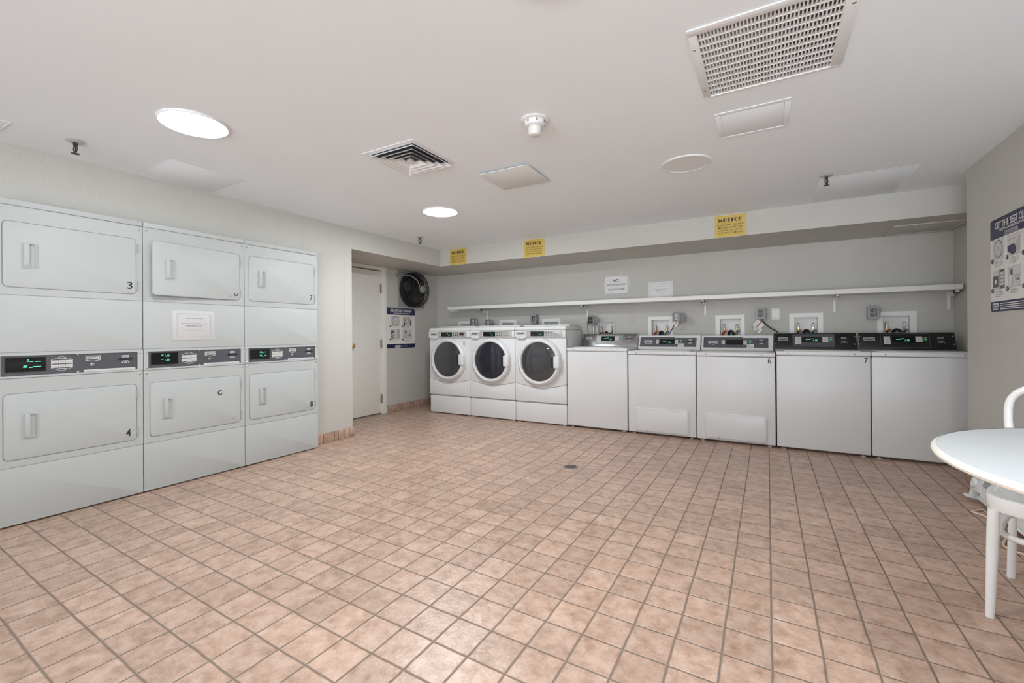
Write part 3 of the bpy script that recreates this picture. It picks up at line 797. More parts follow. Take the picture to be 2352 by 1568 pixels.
# ------------------------------------------------------------------ outlets and wall plates
def outlet(xc, zc, label, lid=True, plugs=0, depth=.075, cover=False, w=.082, h=.120):
    T = thing('outlet_box', label, 'electrical outlet', (xc, YB, zc), 0, 'grey weatherproof outlets over the washers')
    b = MB()
    b.ring(rrect(-w / 2, w / 2, -h / 2, h / 2, .008, 3), rrect(-w / 2 + .007, w / 2 - .007, -h / 2 + .007, h / 2 - .007, .005, 3), -depth, -.0005)
    b.prism(rrect(-w / 2 + .005, w / 2 - .005, -h / 2 + .005, h / 2 - .005, .005, 3), -depth + .022, -.0005)
    for sx in (-.02, .02): b.cyl((sx, -depth + .012, h / 2 - .002), (sx, -depth + .012, h / 2 + .012), .007, n=12)
    b.obj('box_body', GALV, T)
    b = MB()
    for dz in (.024, -.024):
        b.disc(0, dz, .017, -depth + .018, -depth + .0225, 18, m=0)
        for sx in (-.006, .006): b.box(sx - .0012, sx + .0012, -depth + .0172, -depth + .02, dz - .002, dz + .008, m=1)
    b.obj('receptacle', [KEYW if lid and not plugs else GALVD, INK if not cover else KEYG], T)
    if lid:
        b = MB(); t = Matrix.Translation((w / 2 + .004, -depth + .004, 0)) @ Matrix.Rotation(math.radians(-38), 4, 'Z')
        b.prism(rrect(0, w - .008, -h / 2 + .006, h / 2 - .006, .012, 4), -.010, .004, bev=.006, mtx=t)
        b.cyl((w / 2 + .002, -depth + .004, -h / 2 + .012), (w / 2 + .002, -depth + .004, h / 2 - .012), .005, n=10)
        b.obj('lid', GALV, T)
    if cover:
        b = MB(); b.ring(rrect(-w / 2 - .004, w / 2 + .004, -h / 2 - .004, h / 2 + .004, .012, 4), rrect(-w / 2 + .014, w / 2 - .014, -h / 2 + .020, h / 2 - .018, .006, 4), -depth - .028, -depth + .002)
        for q in (-.04, 0, .04): b.box(w / 2, w / 2 + .016, -depth - .012, -depth + .006, q - .012, q + .012, .003)
        b.obj('hinged_cover', GALV, T)
    for k in range(plugs):
        b = MB(); b.box(-.015, .020, -depth - .022, -depth + .018, (.024, -.024)[k] - .014, (.024, -.024)[k] + .014, .006)
        b.obj('plug', BLACK, T)
    return T
outlet(-1.998, 1.258, 'grey outlet with two black plugs above the steel-console washer', True, 2)
outlet(-.940, 1.262, 'open grey outlet over the washer with lit grey console, white cord tag hanging', True, 0)
outlet(-.063, 1.290, 'grey covered outlet beside the white blank plate', False, 0, .05, True)
outlet(.902, 1.268, 'grey covered outlet at the right, beside the rightmost supply box', False, 0, .05, True)
outlet(-3.870, 1.262, 'leftmost grey outlet, above the washer numbered 1', True, 0)
outlet(-3.598, 1.238, 'grey outlet above the gap right of the washer numbered 1', True, 0)
outlet(-2.835, 1.292, 'grey outlet above the right front load washer', False, 0, .05, True)
def plate(xc, zc, w, h, m, label):
    b = MB(); b.prism(rrect(-w / 2, w / 2, -h / 2, h / 2, .006, 3), -.006, 0, bev=.003)
    o = b.obj('wall_plate', m, None, (xc, YB, zc)); tag(o, label, 'wall plate')
    for s in (-1, 1): screw(o, 0, s * h * .36, -.006, .004)
plate(.077, 1.279, .080, .121, PLAST, 'white blank wall plate between the covered outlet and a supply box')
plate(-1.493, 1.260, .066, .119, WALLS, 'wall-coloured blank plate between two supply boxes')
# power cords with tags
def cord(pts, r, label, m=BLACK):
    b = MB(); b.tube(catmull(pts, 8), r, 8); o = b.obj('power_cord', m); tag(o, label, 'cord'); return o
cord([(-2.020, YB - .085, 1.27), (-2.030, YB - .10, 1.23), (-2.030, YB - .095, 1.13), (-2.028, YB - .09, 1.02), (-2.02, YB - .06, .8)], .005, 'black power cord hanging from the outlet above the steel-console washer')
cord([(-.938, YB - .085, 1.235), (-.948, YB - .10, 1.20), (-.985, YB - .095, 1.12), (-1.03, YB - .09, 1.03), (-1.05, YB - .05, .85)], .005, 'black power cord running down behind the washer with lit grey console')
cord([(-.055, YB - .045, 1.245), (-.04, YB - .07, 1.20), (.02, YB - .05, 1.135), (.10, YB - .045, 1.075), (.16, YB - .04, .98), (.17, YB - .04, .8)], .006, 'black power cord slanting from the covered outlet to the washer numbered 7')
def cordtag(xc, yc, zc, rot, w, h, label):
    b = MB(); b.box(-w / 2, w / 2, -.001, .001, -h / 2, h / 2, m=0); b.box(-w * .05, w * .10, -.0014, .001, -h / 2, h / 2, m=1)
    for i in range(6): b.box(-w * .42, -w * .10, -.0013, .001, -h * .36 + i * h * .13, -h * .32 + i * h * .13, m=2)
    o = b.obj('cord_tag', [PAPER, mat('tag_red', (.42, .12, .08), .5), KEYG], None, (xc, yc, zc), (0, rot, 0)); tag(o, label, 'tag')
cordtag(-.942, YB - .112, 1.190, math.radians(35), .055, .055, 'white tag on the cord above the washer with lit grey console')
cordtag(-.085, YB - .10, 1.165, math.radians(40), .085, .075, 'larger white tag with orange stripe under the covered outlet')
cordtag(-.090, YB - .090, 1.115, math.radians(38), .075, .055, 'smaller white tag hanging below the larger orange-striped tag')
for k, (x, c) in enumerate(((-2.052, REDP), (-2.012, KEYW), (-1.975, SHELFW))):
    b = MB(); b.cyl((x, YB - .03, 0.0), (x, YB - .03, 1.10 if k == 0 else (1.12 if k == 1 else 1.175)), .004 if k == 0 else .009, n=10)
    o = b.obj('conduit_pipe', c); tag(o, ('thin red tube', 'short white pipe', 'taller white pipe')[k] + ' standing behind the steel-console washer under the outlet', 'pipe')

# ------------------------------------------------------------------ shelf
S = thing('wall_shelf', 'long white wall shelf on brackets above the washers', 'shelf', (-1.34, YB, 1.45))
b = MB(); b.box(-2.823, 2.825, -.30, -.001, 0, .046, .003)
b.obj('board', SHELFW, S)
b = MB(); b.box(-2.99, -2.823, -.019, -.001, -.012, .03, .002); b.obj('ledger', TRIMW, S)
for x in (-3.645, -2.062, -.627, .597, 1.465):
    q = x + 1.34
    b = MB(); b.box(q - .012, q + .012, -.016, -.001, -.165, -.001, .004); b.box(q - .010, q + .010, -.245, -.001, -.018, -.001, .003)
    b.box(q - .003, q + .003, -.13, -.004, -.05, -.012)
    b.box(q - .016, q - .011, -.21, -.17, -.026, -.001, m=1); b.box(q + .011, q + .016, -.21, -.17, -.026, -.001, m=1)
    b.obj('bracket', [TRIMW, DARKM], S)

# ------------------------------------------------------------------ signs on the back wall, soffit and dryer
def notice(xc, label):
    T = thing('notice_sign', label, 'sign', (xc, 4.83, 2.122), 0, 'yellow notice cards on the soffit')
    b = MB(); b.box(-.138, .138, -.0025, -.0003, -.105, .105); b.obj('card', YELLOW, T)
    b = MB()
    b.text('N', -.087, .060, .034, .034, -.0032, bold=.05); b.text('O', -.048, .060, .034, .036, -.0032)
    b.prism([(-.048 + .017 * math.cos(a), .060 + .018 * math.sin(a)) for a in [math.radians(90 + 180 * i / 12) for i in range(13)]], -.0034, -.003)
    b.text('T', -.012, .060, .030, .034, -.0032); b.box(-.018, -.006, -.0034, -.003, .043, .074)
    b.box(.010, .024, -.0034, -.003, .043, .077)
    b.text('C', .050, .060, .032, .036, -.0032)
    b.prism([(.050 + .016 * math.cos(a), .060 + .018 * math.sin(a)) for a in [math.radians(100 + 160 * i / 12) for i in range(13)]], -.0034, -.003)
    b.text('E', .086, .060, .028, .034, -.0032); b.box(.072, .083, -.0034, -.003, .043, .077)
    b.box(-.104, .104, -.0034, -.003, .032, .0334)
    b.obj('heading', INK, T)
    b = MB()
    for i, (s, w) in enumerate((('PLEASE LEAVE WASHING', .235), ('MACHINE DOORS OPEN', .218), ('WHEN NOT IN USE TO', .205), ('DETER MOLD & MILDEW', .225))):
        b.text(s, 0, .012 - i * .0255, w, .0165, -.0032, shear=.35, bold=.004)
    b.obj('lettering', INK, T)
    b = MB(); b.box(.03, .075, -.0032, -.0004, -.112, -.100); b.box(-.07, -.045, -.0032, -.0004, -.110, -.101); b.obj('tape', TAPE, T)
notice(-3.587, 'yellow notice card on the soffit nearest the alcove corner')
notice(-2.447, 'yellow notice card on the soffit above the right front load washer')
notice(-.307, 'yellow notice card on the soffit above the washer numbered 6')
def reminder(T, w, h, m):
    b = MB(); b.box(-w / 2, w / 2, -.0024, -.0004, -h / 2, h / 2, .0004); b.obj('sheet', m, T)
    b = MB(); iw, ih = w * .40, h * .395; q = .0016
    b.ring([(-iw, -ih), (iw, -ih), (iw, ih), (-iw, ih)], [(-iw + q, -ih + q), (iw - q, -ih + q), (iw - q, ih - q), (-iw + q, ih - q)], -.0029, -.002, m=0)
    b.text('\u266a  Laundry Room Reminder  \u266a', 0, h * .235, w * .44, h * .05, -.0028, shear=.2, m=1)
    b.text('Please leave washer and dryer doors', 0, h * .055, w * .62, h * .055, -.0028, shear=.3, bold=.006, m=2)
    b.text('OPEN when not in use', 0, -h * .02, w * .38, h * .048, -.0028, shear=.3, bold=.006, m=2)
    b.text('This keeps the machines fresh and', 0, -h * .155, w * .40, h * .03, -.0028, shear=.3, m=0); b.text('helps us all care for the laundry room', 0, -h * .20, w * .45, h * .03, -.0028, shear=.3, m=0)
    b.text('Thank you', w * .30, -h * .325, w * .11, h * .03, -.0028, shear=.3, m=0)
    b.obj('lettering', [LINK, GINK, RINK], T)
T = thing('reminder_sign', 'white framed paper reminder stuck on the middle stacked dryer', 'sign', (XD, 1.736, 1.169), PI / 2)
reminder(T, .286, .220, mat('laminated_sheet', (0.56, 0.56, 0.56), 0.45, noise=.01))
T = thing('reminder_sign', 'white paper reminder taped to the back wall just above the shelf', 'sign', (-1.130, YB, 1.606), 0)
reminder(T, .283, .205, PAPER)
b = MB(); b.box(.122, .150, -.0034, -.0004, -.06, .105); b.box(-.105, -.06, -.0034, -.0004, .09, .112); b.obj('tape', TAPE, T)
T = thing('warning_sign', 'white taped sign with a large NO on the back wall over the shelf', 'sign', (-1.680, YB, 1.703), 0)
b = MB(); b.box(-.145, .145, -.0024, -.0004, -.108, .108); b.obj('sheet', PAPER, T)
b = MB(); b.text('NO', -.005, .053, .078, .040, -.0030, bold=.03); b.text('WEIGHTED BLANKETS', 0, .003, .256, .021, -.0030, shear=.1, bold=.012)
b.text('DO NOT WASH THEM', 0, -.058, .215, .022, -.0030, shear=.1, bold=.012); b.obj('lettering', INK, T)
b = MB()
for x0, x1, z0, z1 in ((-.078, -.058, .0, .110), (.048, .076, .03, .150), (.07, .145, -.04, .03), (.035, .05, -.108, -.02), (-.06, -.045, -.108, -.06), (-.170, -.140, -.06, .04), (.14, .172, -.02, .07), (.09, .14, -.108, -.09)):
    b.box(x0, x1, -.0038, -.0005, z0, z1)
tp = b.obj('tape', TAPE, T)

# ------------------------------------------------------------------ posters
def pic(b, x0, x1, z0, z1, kind, y=-.004):
    q = .003
    b.box(x0, x1, y, -.002, z0, z1, m=2)
    b.box(x0 + q, x1 - q, y - .0004, -.002, z0 + q, z1 - q, m=3)
    w, h = x1 - x0, z1 - z0; cx, cz = (x0 + x1) / 2, (z0 + z1) / 2
    Y0 = y - .0010
    def circ(cx, cz, r, m, d=0.0): b.disc(cx, cz, r, Y0 - d, y, 24, m=m)
    def line(p0, p1, r, m): b.tube([(p0[0], Y0, p0[1]), (p1[0], Y0, p1[1])], r, 6, m=m)
    if kind == 'drum':
        circ(cx, cz + h * .02, h * .46, 4); circ(cx, cz + h * .02, h * .42, 2, .0004); circ(cx, cz + .02 * h, h * .33, 3, .0008); circ(cx, cz + .02 * h, h * .12, 2, .0012)
        for a in range(0, 360, 60): line((cx, cz), (cx + .32 * h * math.cos(math.radians(a)), cz + .32 * h * math.sin(math.radians(a))), .0012, 2)
    elif kind == 'doses':
        circ(cx - w * .26, cz + h * .22, h * .17, 5); circ(cx + w * .12, cz + h * .26, h * .17, 4); circ(cx - w * .26, cz + .22 * h, h * .08, 3, .0004); circ(cx + .12 * w, cz + .26 * h, h * .07, 3, .0004)
        b.box(cx - w * .42, cx - w * .25, Y0, y, z0 + q, cz - h * .05, m=4); b.box(cx + w * .28, cx + w * .44, Y0, y, z0 + .08 * h, cz + h * .1, m=4); circ(cx, cz - h * .2, h * .2, 2)
    elif kind == 'dial':
        b.box(x0 + q, x0 + w * .4, Y0, y, cz + .12 * h, z1 - h * .12, m=4); b.box(x1 - w * .3, x1 - q, Y0, y, z0 + q, z1 - q, m=2)
        for r, m_ in ((.42, 4), (.34, 3), (.27, 4), (.19, 3), (.12, 4)): b.prism([(x0 + q, z0 + q)] + [(x0 + q + r * w * math.cos(math.radians(a)), z0 + q + r * w * math.sin(math.radians(a))) for a in range(0, 91, 10)], Y0 - .0006 * (.5 - r), y, m=m_)
    elif kind == 'card':
        b.box(cx - w * .35, cx - w * .08, Y0, y, z0 + .1 * h, z1 - .1 * h, m=2); b.box(cx - w * .28, cx - w * .12, Y0 - .0004, y, cz + h * .1, cz + h * .36, m=4); line((cx - w * .3, z0 + .1 * h), (cx - w * .22, cz + .1 * h), .004, 3)
        b.box(cx + w * .06, cx + w * .42, Y0, y, cz - h * .2, cz + h * .1, m=2); b.box(cx + w * .2, cx + w * .4, Y0 - .0004, y, cz - h * .2, cz - h * .12, m=4)
    elif kind == 'sort':
        b.prism([(x0 + q, cz), (cx, cz + h * .05), (cx + w * .2, cz - h * .2), (cx + w * .1, z0 + h * .08), (cx - w * .1, z0 + .02 * h), (x0 + q, cz - h * .25)], Y0, y, m=1)
        b.prism([(cx + w * .1, cz + .02 * h), (cx + w * .45, cz + .3 * h), (x1 - q, z0 + .2 * h), (cx + .25 * w, z0 + h * .05)], Y0, y, m=2)
        b.box(cx - w * .15, cx + w * .05, Y0, y, cz + .05 * h, cz + .22 * h, m=3); b.box(cx - w * .45, cx + w * .48, Y0, y, cz + h * .27, cz + h * .285, m=5)
    elif kind == 'panel':
        b.box(x0 + q, cx - w * .02, Y0, y, z0 + h * .12, cz + h * .2, m=4); circ(x0 + w * .25, cz - h * .1, h * .12, 3, .0004)
        b.box(cx + w * .08, x1 - q, Y0, y, z0 + q, z1 - q, m=4)
        for i in range(4): b.box(cx + w * .14, x1 - w * .06, Y0 - .0004, y, z0 + h * (.18 + i * .18), z0 + h * (.31 + i * .18), m=3)
def poster(T, W, H, hdr, ftr, heads, pics, nums, foot):
    r = .02
    b = MB(); b.prism(rrect(-W / 2, W / 2, -H / 2, H / 2, r, 5), -.003, -.0004); b.obj('board', BOARDW, T)
    b = MB()
    top = [p for p in rrect(-W / 2, W / 2, -H / 2, H / 2, r, 5) if p[1] > H / 2 - hdr] + [(-W / 2, H / 2 - hdr), (W / 2, H / 2 - hdr)]
    b.prism(top, -.0036, -.002); b.obj('header_band', NAVY, T); b = MB()
    bot = [p for p in rrect(-W / 2, W / 2, -H / 2, H / 2, r, 5) if p[1] < -H / 2 + ftr] + [(W / 2, -H / 2 + ftr), (-W / 2, -H / 2 + ftr)]
    b.prism(bot, -.0036, -.002); b.obj('footer_band', NAVY, T)
    b = MB()
    for s, cx, cz, w, h, bo in heads: b.text(s, cx, cz, w, h, -.0044, bold=bo)
    b.obj('heading', WINK, T)
    for x0, x1, z0, z1, kd, num, cap in pics:
        b = MB(); pic(b, x0, x1, z0, z1, kd); o = b.obj('pictogram', [BOARDW, NAVY, PICG, PICL, PICD, REDINK], T)
        b = MB(); b.disc(x0 - .004, z0 - .004, .014, -.0060, -.003, 20, m=0)
        b.text(num, x0 - .004, z0 - .004, None, .015, -.0064, bold=.02, m=1)
        for i in range(cap): b.box(x0 + .022, x0 + .022 + (x1 - x0) * (.62, .72, .66, .5)[i], -.0036, -.003, z0 - .014 - i * .0105, z0 - .010 - i * .0105, m=2)
        b.obj('caption', [INK, WINK, LINK], T)
    b = MB(); foot(b); b.obj('footer', [WINK, NAVY], T)
T = thing('instruction_sign', 'navy and white high-efficiency washer poster below the wall fan', 'poster', (XA, 4.818, 1.180), PI / 2)
def foot1(b):
    b.prism(rrect(-.125, -.02, -.281, -.247, .004, 2), -.0042, -.003, m=0); b.text('MAYTAG', -.072, -.264, .085, .018, -.0048, bold=.03, m=1)
    b.text('COMMERCIAL LAUNDRY', .052, -.262, .135, .012, -.0042, bold=.02, shear=.2)
poster(T, .570, .575, .098, .060, [('HIGH-EFFICIENCY WASHERS', .0, .250, .43, .040, .02), ('TIPS FOR THE BEST WASH RESULTS', .01, .212, .33, .016, .02)],
       [(-.213, -.031, .026, .172, 'drum', '1', 1), (.030, .218, .026, .170, 'doses', '2', 2), (-.213, -.031, -.158, -.017, 'dial', '3', 1), (.030, .218, -.160, -.018, 'card', '4', 3)], None, foot1)
T = thing('instruction_sign', 'navy and white top load poster cut by the right edge of the photo', 'poster', (XR, 3.735, 1.493), -PI / 2)
def foot2(b):
    b.prism(rrect(-.255, -.175, -.262, -.236, .004, 2), -.0042, -.003, m=0); b.text('MAYTAG', -.215, -.249, .066, .014, -.0048, bold=.03, m=1); b.box(-.250, -.180, -.0042, -.003, -.276, -.271, m=0)
    for i in range(4): b.box(-.150, .245, -.0042, -.003, -.243 - i * .0115, -.2385 - i * .0115, m=0)
poster(T, .560, .578, .124, .064, [('GET THE BEST CLEAN', .015, .245, .45, .042, .02), ('OBTEN LA MEJOR LAVADA', .02, .209, .34, .020, .02), ('TOP-LOAD WASHER', .0, .186, .17, .017, .015), ('LAVADORA DE CARGA SUPERIOR', .0, .171, .19, .008, .01)],
       [(-.246, -.084, .033, .157, 'drum', '1', 4), (-.046, .118, .034, .156, 'sort', '2', 4), (.150, .266, .034, .156, 'doses', '3', 3), (-.246, -.084, -.152, -.030, 'panel', '4', 4), (-.044, .118, -.153, -.031, 'card', '5', 3), (.150, .266, -.153, -.031, 'dial', '6', 3)], None, foot2)
b = MB(); b.lathe([(0, .006), (.004, .005), (.005, .001), (.005, 0)], 10, Matrix.Translation((-.272, -.003, .277)) @ Matrix.Rotation(PI / 2, 4, 'X')); b.obj('fixing_screw', CHROME, T)

# ------------------------------------------------------------------ wall fan
T = thing('exhaust_fan', 'black caged exhaust fan on a grey plate high in the alcove', 'fan', (XA, 5.028, 1.745), PI / 2)
b = MB(); b.box(-.272, .272, -.012, -.0005, -.262, .262, .002); b.obj('mounting_plate', GALV, T)
b = MB()
RX = Matrix.Rotation(PI / 2, 4, 'X')
b.lathe([(.235, .012), (.242, .014), (.242, .055), (.235, .055), (.228, .03)], 64, RX, 0); b.lathe([(0, .013), (.24, .013)], 48, RX, 0)
b.obj('shroud', FANB, T)
for k in range(5):
    b = MB(); t = bmesh.new(); a0 = 2 * PI * k / 5; P = []
    for i in range(9):
        r = .045 + .175 * i / 8
        hwid = (.30 + .28 * math.sin(PI * (i / 8) ** .8)) * (1.0 if i < 8 else .75); sw = .5 * (i / 8) ** 1.5
        P.append([t.verts.new((r * math.cos(a0 + sw + hwid * s), -.052 - .022 * s, r * math.sin(a0 + sw + hwid * s))) for s in (-1, -.33, .33, 1)])
    for p, q in zip(P, P[1:]):
        for j in range(3): t.faces.new((p[j], p[j + 1], q[j + 1], q[j]))
    bmesh.ops.solidify(t, geom=list(t.faces), thickness=.003)
    b._merge(t, 0); b.obj('fan_blade', FANBL if k % 2 == 0 else FANB, T)
b = MB()
def ringpts(r, y, n=48): return [(r * math.cos(2 * PI * i / n), y, r * math.sin(2 * PI * i / n)) for i in range(n)]
prof = [(.252, -.014), (.256, -.05), (.254, -.10), (.240, -.145), (.205, -.170), (.15, -.182), (.10, -.186)]
for r, y in prof: b.tube(ringpts(r, y), .0042 if r > .25 else .003, 6, True)
for r, y in ((.225, -.158), (.178, -.177), (.125, -.185)): b.tube(ringpts(r, y), .0022, 5, True)
for k in range(60):
    a = 2 * PI * k / 60
    b.tube([(r * math.cos(a), y, r * math.sin(a)) for r, y in (prof[:6] if k % 2 else prof) + ([] if k % 2 else [(.055, -.19)])], .0014 if k % 5 else .003, 5)
b.obj('wire_guard', FANB, T)
b = MB(); b.lathe([(0, .232), (.018, .230), (.05, .224), (.066, .208), (.068, .165), (.05, .10), (.05, .06), (0, .06)], 32, RX); b.obj('motor', FANB, T)
b = MB(); b.lathe([(0, .246), (.016, .244), (.018, .236), (.052, .232), (.056, .224), (.05, .215)], 8, RX); b.obj('motor_cap', GALV, T)
b = MB(); b.tube(catmull([(-.285, -.02, .195), (-.23, -.07, .20), (-.16, -.145, .185), (-.09, -.195, .13), (-.055, -.21, .06), (-.050, -.20, .0)], 7), .008, 10); b.box(-.30, -.27, -.035, -.0005, .172, .215, .004)
b.obj('conduit', GALV, T)

# ------------------------------------------------------------------ ceiling fittings
def lamp(x, y, label, m=None):
    T = thing('ceiling_light', label, 'light', (x, y, HC), 0, 'lit round ceiling lights')
    b = MB(); b.lathe([(.156, -.0125), (.160, -.012), (.164, -.006), (.165, -.0005), (0, -.0005)], 64); b.obj('trim_ring', FIXW, T)
    b = MB(); b.lathe([(0, -.019), (.08, -.018), (.13, -.016), (.150, -.0135), (.157, -.0115)], 64); b.obj('diffuser', m or LAMP, T)
lamp(-2.685, 1.243, 'large lit round ceiling light nearest the stacked dryers', LAMPD)
lamp(-2.652, 3.298, 'lit round ceiling light farther off, above the front loaders', LAMPB)
lamp(-.56, 1.235, 'lit round ceiling light just above the photo, near the return grille')
lamp(.98, .10, 'added unseen fill light on the ceiling right of the viewer', LAMPB)  # added lamp, out of view, brightens the right end of the washers
lamp(-.56, -.82, 'added unseen fill light on the ceiling behind the viewer')  # added lamp, out of view, raises the overall room brightness
b = MB(); b.lathe([(0, -.008), (.142, -.007), (.146, -.010), (.156, -.009), (.160, -.004), (.160, -.0005), (0, -.0005)], 64)
o = b.obj('ceiling_cover', FIXW, None, (-.472, 3.232, HC)); tag(o, 'unlit round white cover disc on the ceiling', 'ceiling cover')

T = thing('return_grille', 'large white return air grille with small slots in the ceiling', 'vent', (0.013, 2.094, HC))
x0, x1, y0, y1 = -.2745, .2745, -.282, .282; a0, a1, c0, c1 = -.243, .233, -.243, .272
b = MB(); b.box(x0, x1, y0, c0, -.006, -.0005, .0015); b.box(x0, x1, c1, y1, -.006, -.0005, .0015); b.box(x0, a0, c0, c1, -.006, -.0005, .0015); b.box(a1, x1, c0, c1, -.006, -.0005, .0015)
b.obj('frame', FIXW, T)
b = MB(); b.box(a0 + .001, a1 - .001, c0 + .001, c1 - .001, .060, .064); b.obj('backing', mat('duct_dark', (.38, .34, .32), .8, noise=.1), T)
b = MB(); n = 38
for i in range(n + 1):
    x = a0 + (a1 - a0) * i / n
    b.box(-.0026, .0026, c0 + .001, c1 - .001, -.010, .010, mtx=Matrix.Translation((x, 0, .007)) @ Matrix.Rotation(math.radians(12), 4, 'Y'))
for j in range(12):
    y = c0 + (c1 - c0) * j / 11
    b.box(a0, a1, y - .0028, y + .0028, -.0035, .010, .001)
b.obj('slot_grid', FIXW, T)
for sx, sy in ((-.262, -.15), (-.262, .20), (.258, -.15)):
    b = MB(); b.lathe([(0, -.0235), (.006, -.022), (.007, -.019)], 12, Matrix.Translation((sx, sy, .0145))); b.obj('screw', CHROME, T)

def hatch(name, label, x0, x1, y0, y1, fw, th, z=HC, m=CEILW, gap=True):
    T = thing(name, label, 'access panel', ((x0 + x1) / 2, (y0 + y1) / 2, z))
    w, h = (x1 - x0) / 2, (y1 - y0) / 2
    b = MB()
    b.box(-w, w, -h, -h + fw, -th, -.0004, .0015); b.box(-w, w, h - fw, h, -th, -.0004, .0015); b.box(-w, -w + fw, -h + fw, h - fw, -th, -.0004, .0015); b.box(w - fw, w, -h + fw, h - fw, -th, -.0004, .0015)
    b.obj('frame', m, T)
    g = .002 if gap else .0
    b = MB(); b.box(-w + fw + g, w - fw - g, -h + fw + g, h - fw - g, -th * .55, -.0004, .001); b.obj('panel', m, T)
    return T
hatch('access_panel', 'small framed white access hatch in the ceiling beside the return grille', -.236, .111, 2.583, 2.936, .027, .0035)
hatch('access_panel', 'large flat ceiling patch by the sprinkler over the black-console washers', .352, .925, 4.078, 4.826, .018, .0018)
hatch('access_panel', 'faint flat ceiling patch against the dryer wall', -3.880, -3.355, 1.411, 1.911, .006, .0012)
hatch('access_panel', 'ceiling hatch corner at the left edge of the photo', -3.71, -3.508, .35, .742, .010, .005)
hatch('access_panel', 'painted access hatch under the soffit at the right end', .975, 1.470, 5.10, 5.55, .022, .010, HS, WALLS)
T = thing('cover_plate', 'square white cover plate hanging slightly off the ceiling', 'access panel', (-1.597, 2.847, HC))
b = MB(); b.box(-.197, .197, -.197, .197, -.016, -.012, .001); b.obj('plate', FIXW, T, (0, 0, 0), (math.radians(.6), 0, math.radians(1.5)))
b = MB(); b.box(-.15, .15, -.15, .15, -.014, -.0005); b.obj('mounting_box', FIXW, T)

T = thing('air_diffuser', 'square louvred air diffuser in the ceiling', 'vent', (-2.016, 2.204, HC))
def pyr(b, r0, z0, r1, z1, th, m=0):
    """square flared ring from inner half-size r0 (up) to r1 (down)"""
    t = bmesh.new(); V = []
    for r, z in ((r0, z0), (r1, z1), (r1 - .002, z1 + th), (r0 - .004, z0 + th)):
        V.append([t.verts.new((sx * r, sy * r, z)) for sx, sy in ((-1, -1), (1, -1), (1, 1), (-1, 1))])
    for a, c in zip(V, V[1:] + V[:1]):
        for i in range(4):
            j = (i + 1) % 4; t.faces.new((a[i], a[j], c[j], c[i]))
    bmesh.ops.recalc_face_normals(t, faces=list(t.faces)); b._merge(t, m)
b = MB(); b.ring([(-.215, -.215), (.215, -.215), (.215, .215), (-.215, .215)], [(-.176, -.176), (.176, -.176), (.176, .176), (-.176, .176)], -.004, 0, mtx=Matrix.Rotation(PI / 2, 4, 'X') @ Matrix.Identity(4))
b.xform(Matrix.Rotation(PI, 4, 'X') @ Matrix.Identity(4)); 
zs = [v.co.z for v in b.bm.verts]; off = max(zs)
for v in b.bm.verts: v.co.z -= off + .0004
b.obj('frame', FIXW, T)
b = MB(); b.box(-.178, .178, -.178, .178, -.0018, -.0005); b.obj('duct_opening', mat('duct_shadow', (.05, .05, .055), .9), T)
for r in (.128, .090, .052):
    b = MB(); pyr(b, r, -.0075, r + .026, -.030, .003); b.obj('louvre', FIXW, T)
b = MB(); pyr(b, .168, -.006, .190, -.026, .003); b.obj('louvre', FIXW, T)
b = MB(); b.lathe([(0, -.028), (.030, -.027), (.020, -.006), (0, -.006)], 4, Matrix.Rotation(PI / 4, 4, 'Z')); b.obj('centre_cone', FIXW, T)

T = thing('smoke_detector', 'white smoke detector hanging from the ceiling', 'smoke detector', (-1.080, 2.150, HC))
b = MB(); b.lathe([(.074, -.0005), (.075, -.006), (.066, -.012), (0, -.012)], 40); b.obj('base_plate', FIXW, T)
b = MB(); b.lathe([(.056, -.010), (.056, -.024), (.050, -.034), (.040, -.038), (0, -.038)], 40)
for k in range(7):
    a = 2 * PI * k / 7; b.box(-.004, .004, -.0015, .0015, -.012, .0, mtx=Matrix.Translation((.0562 * math.cos(a), .0562 * math.sin(a), -.014)) @ Matrix.Rotation(a + PI / 2, 4, 'Z'), m=1)
b.obj('collar', [FIXW, GINK], T)
b = MB(); b.lathe([(.030, -.036), (.038, -.046), (.038, -.066), (.030, -.084), (.022, -.088), (0, -.088)], 40); b.obj('sensor_head', mat('detector_cap', (.66, .645, .61), .45), T)

def sprinkler(x, y, rz, label):
    T = thing('sprinkler_head', label, 'sprinkler', (x, y, HC), rz, 'ceiling sprinkler heads')
    b = MB(); b.lathe([(.040, -.0005), (.042, -.004), (.034, -.010), (.016, -.012), (0, -.012)], 32); b.obj('escutcheon', SILVER, T)
    b = MB(); b.cyl((0, 0, -.010), (0, 0, -.030), .012, .010, 8)
    for s in (-1, 1): b.tube(catmull([(s * .009, 0, -.026), (s * .017, 0, -.042), (s * .014, 0, -.056), (0, 0, -.068)], 5), .003, 8)
    b.cyl((0, 0, -.028), (0, 0, -.066), .0028, n=8)
    b.obj('frame_arms', DARKM, T)
    b = MB(); b.lathe([(0, -.068), (.006, -.068), (.019, -.073), (.019, -.0755), (0, -.0765)], 20); b.obj('deflector', DARKM, T)
sprinkler(-3.525, 1.004, .2, 'dark sprinkler head near the left edge above the dryers')
sprinkler(-3.561, 4.045, .6, 'small sprinkler head in front of the door alcove')
sprinkler(.385, 4.013, .9, 'dark sprinkler head at the ceiling patch on the right')

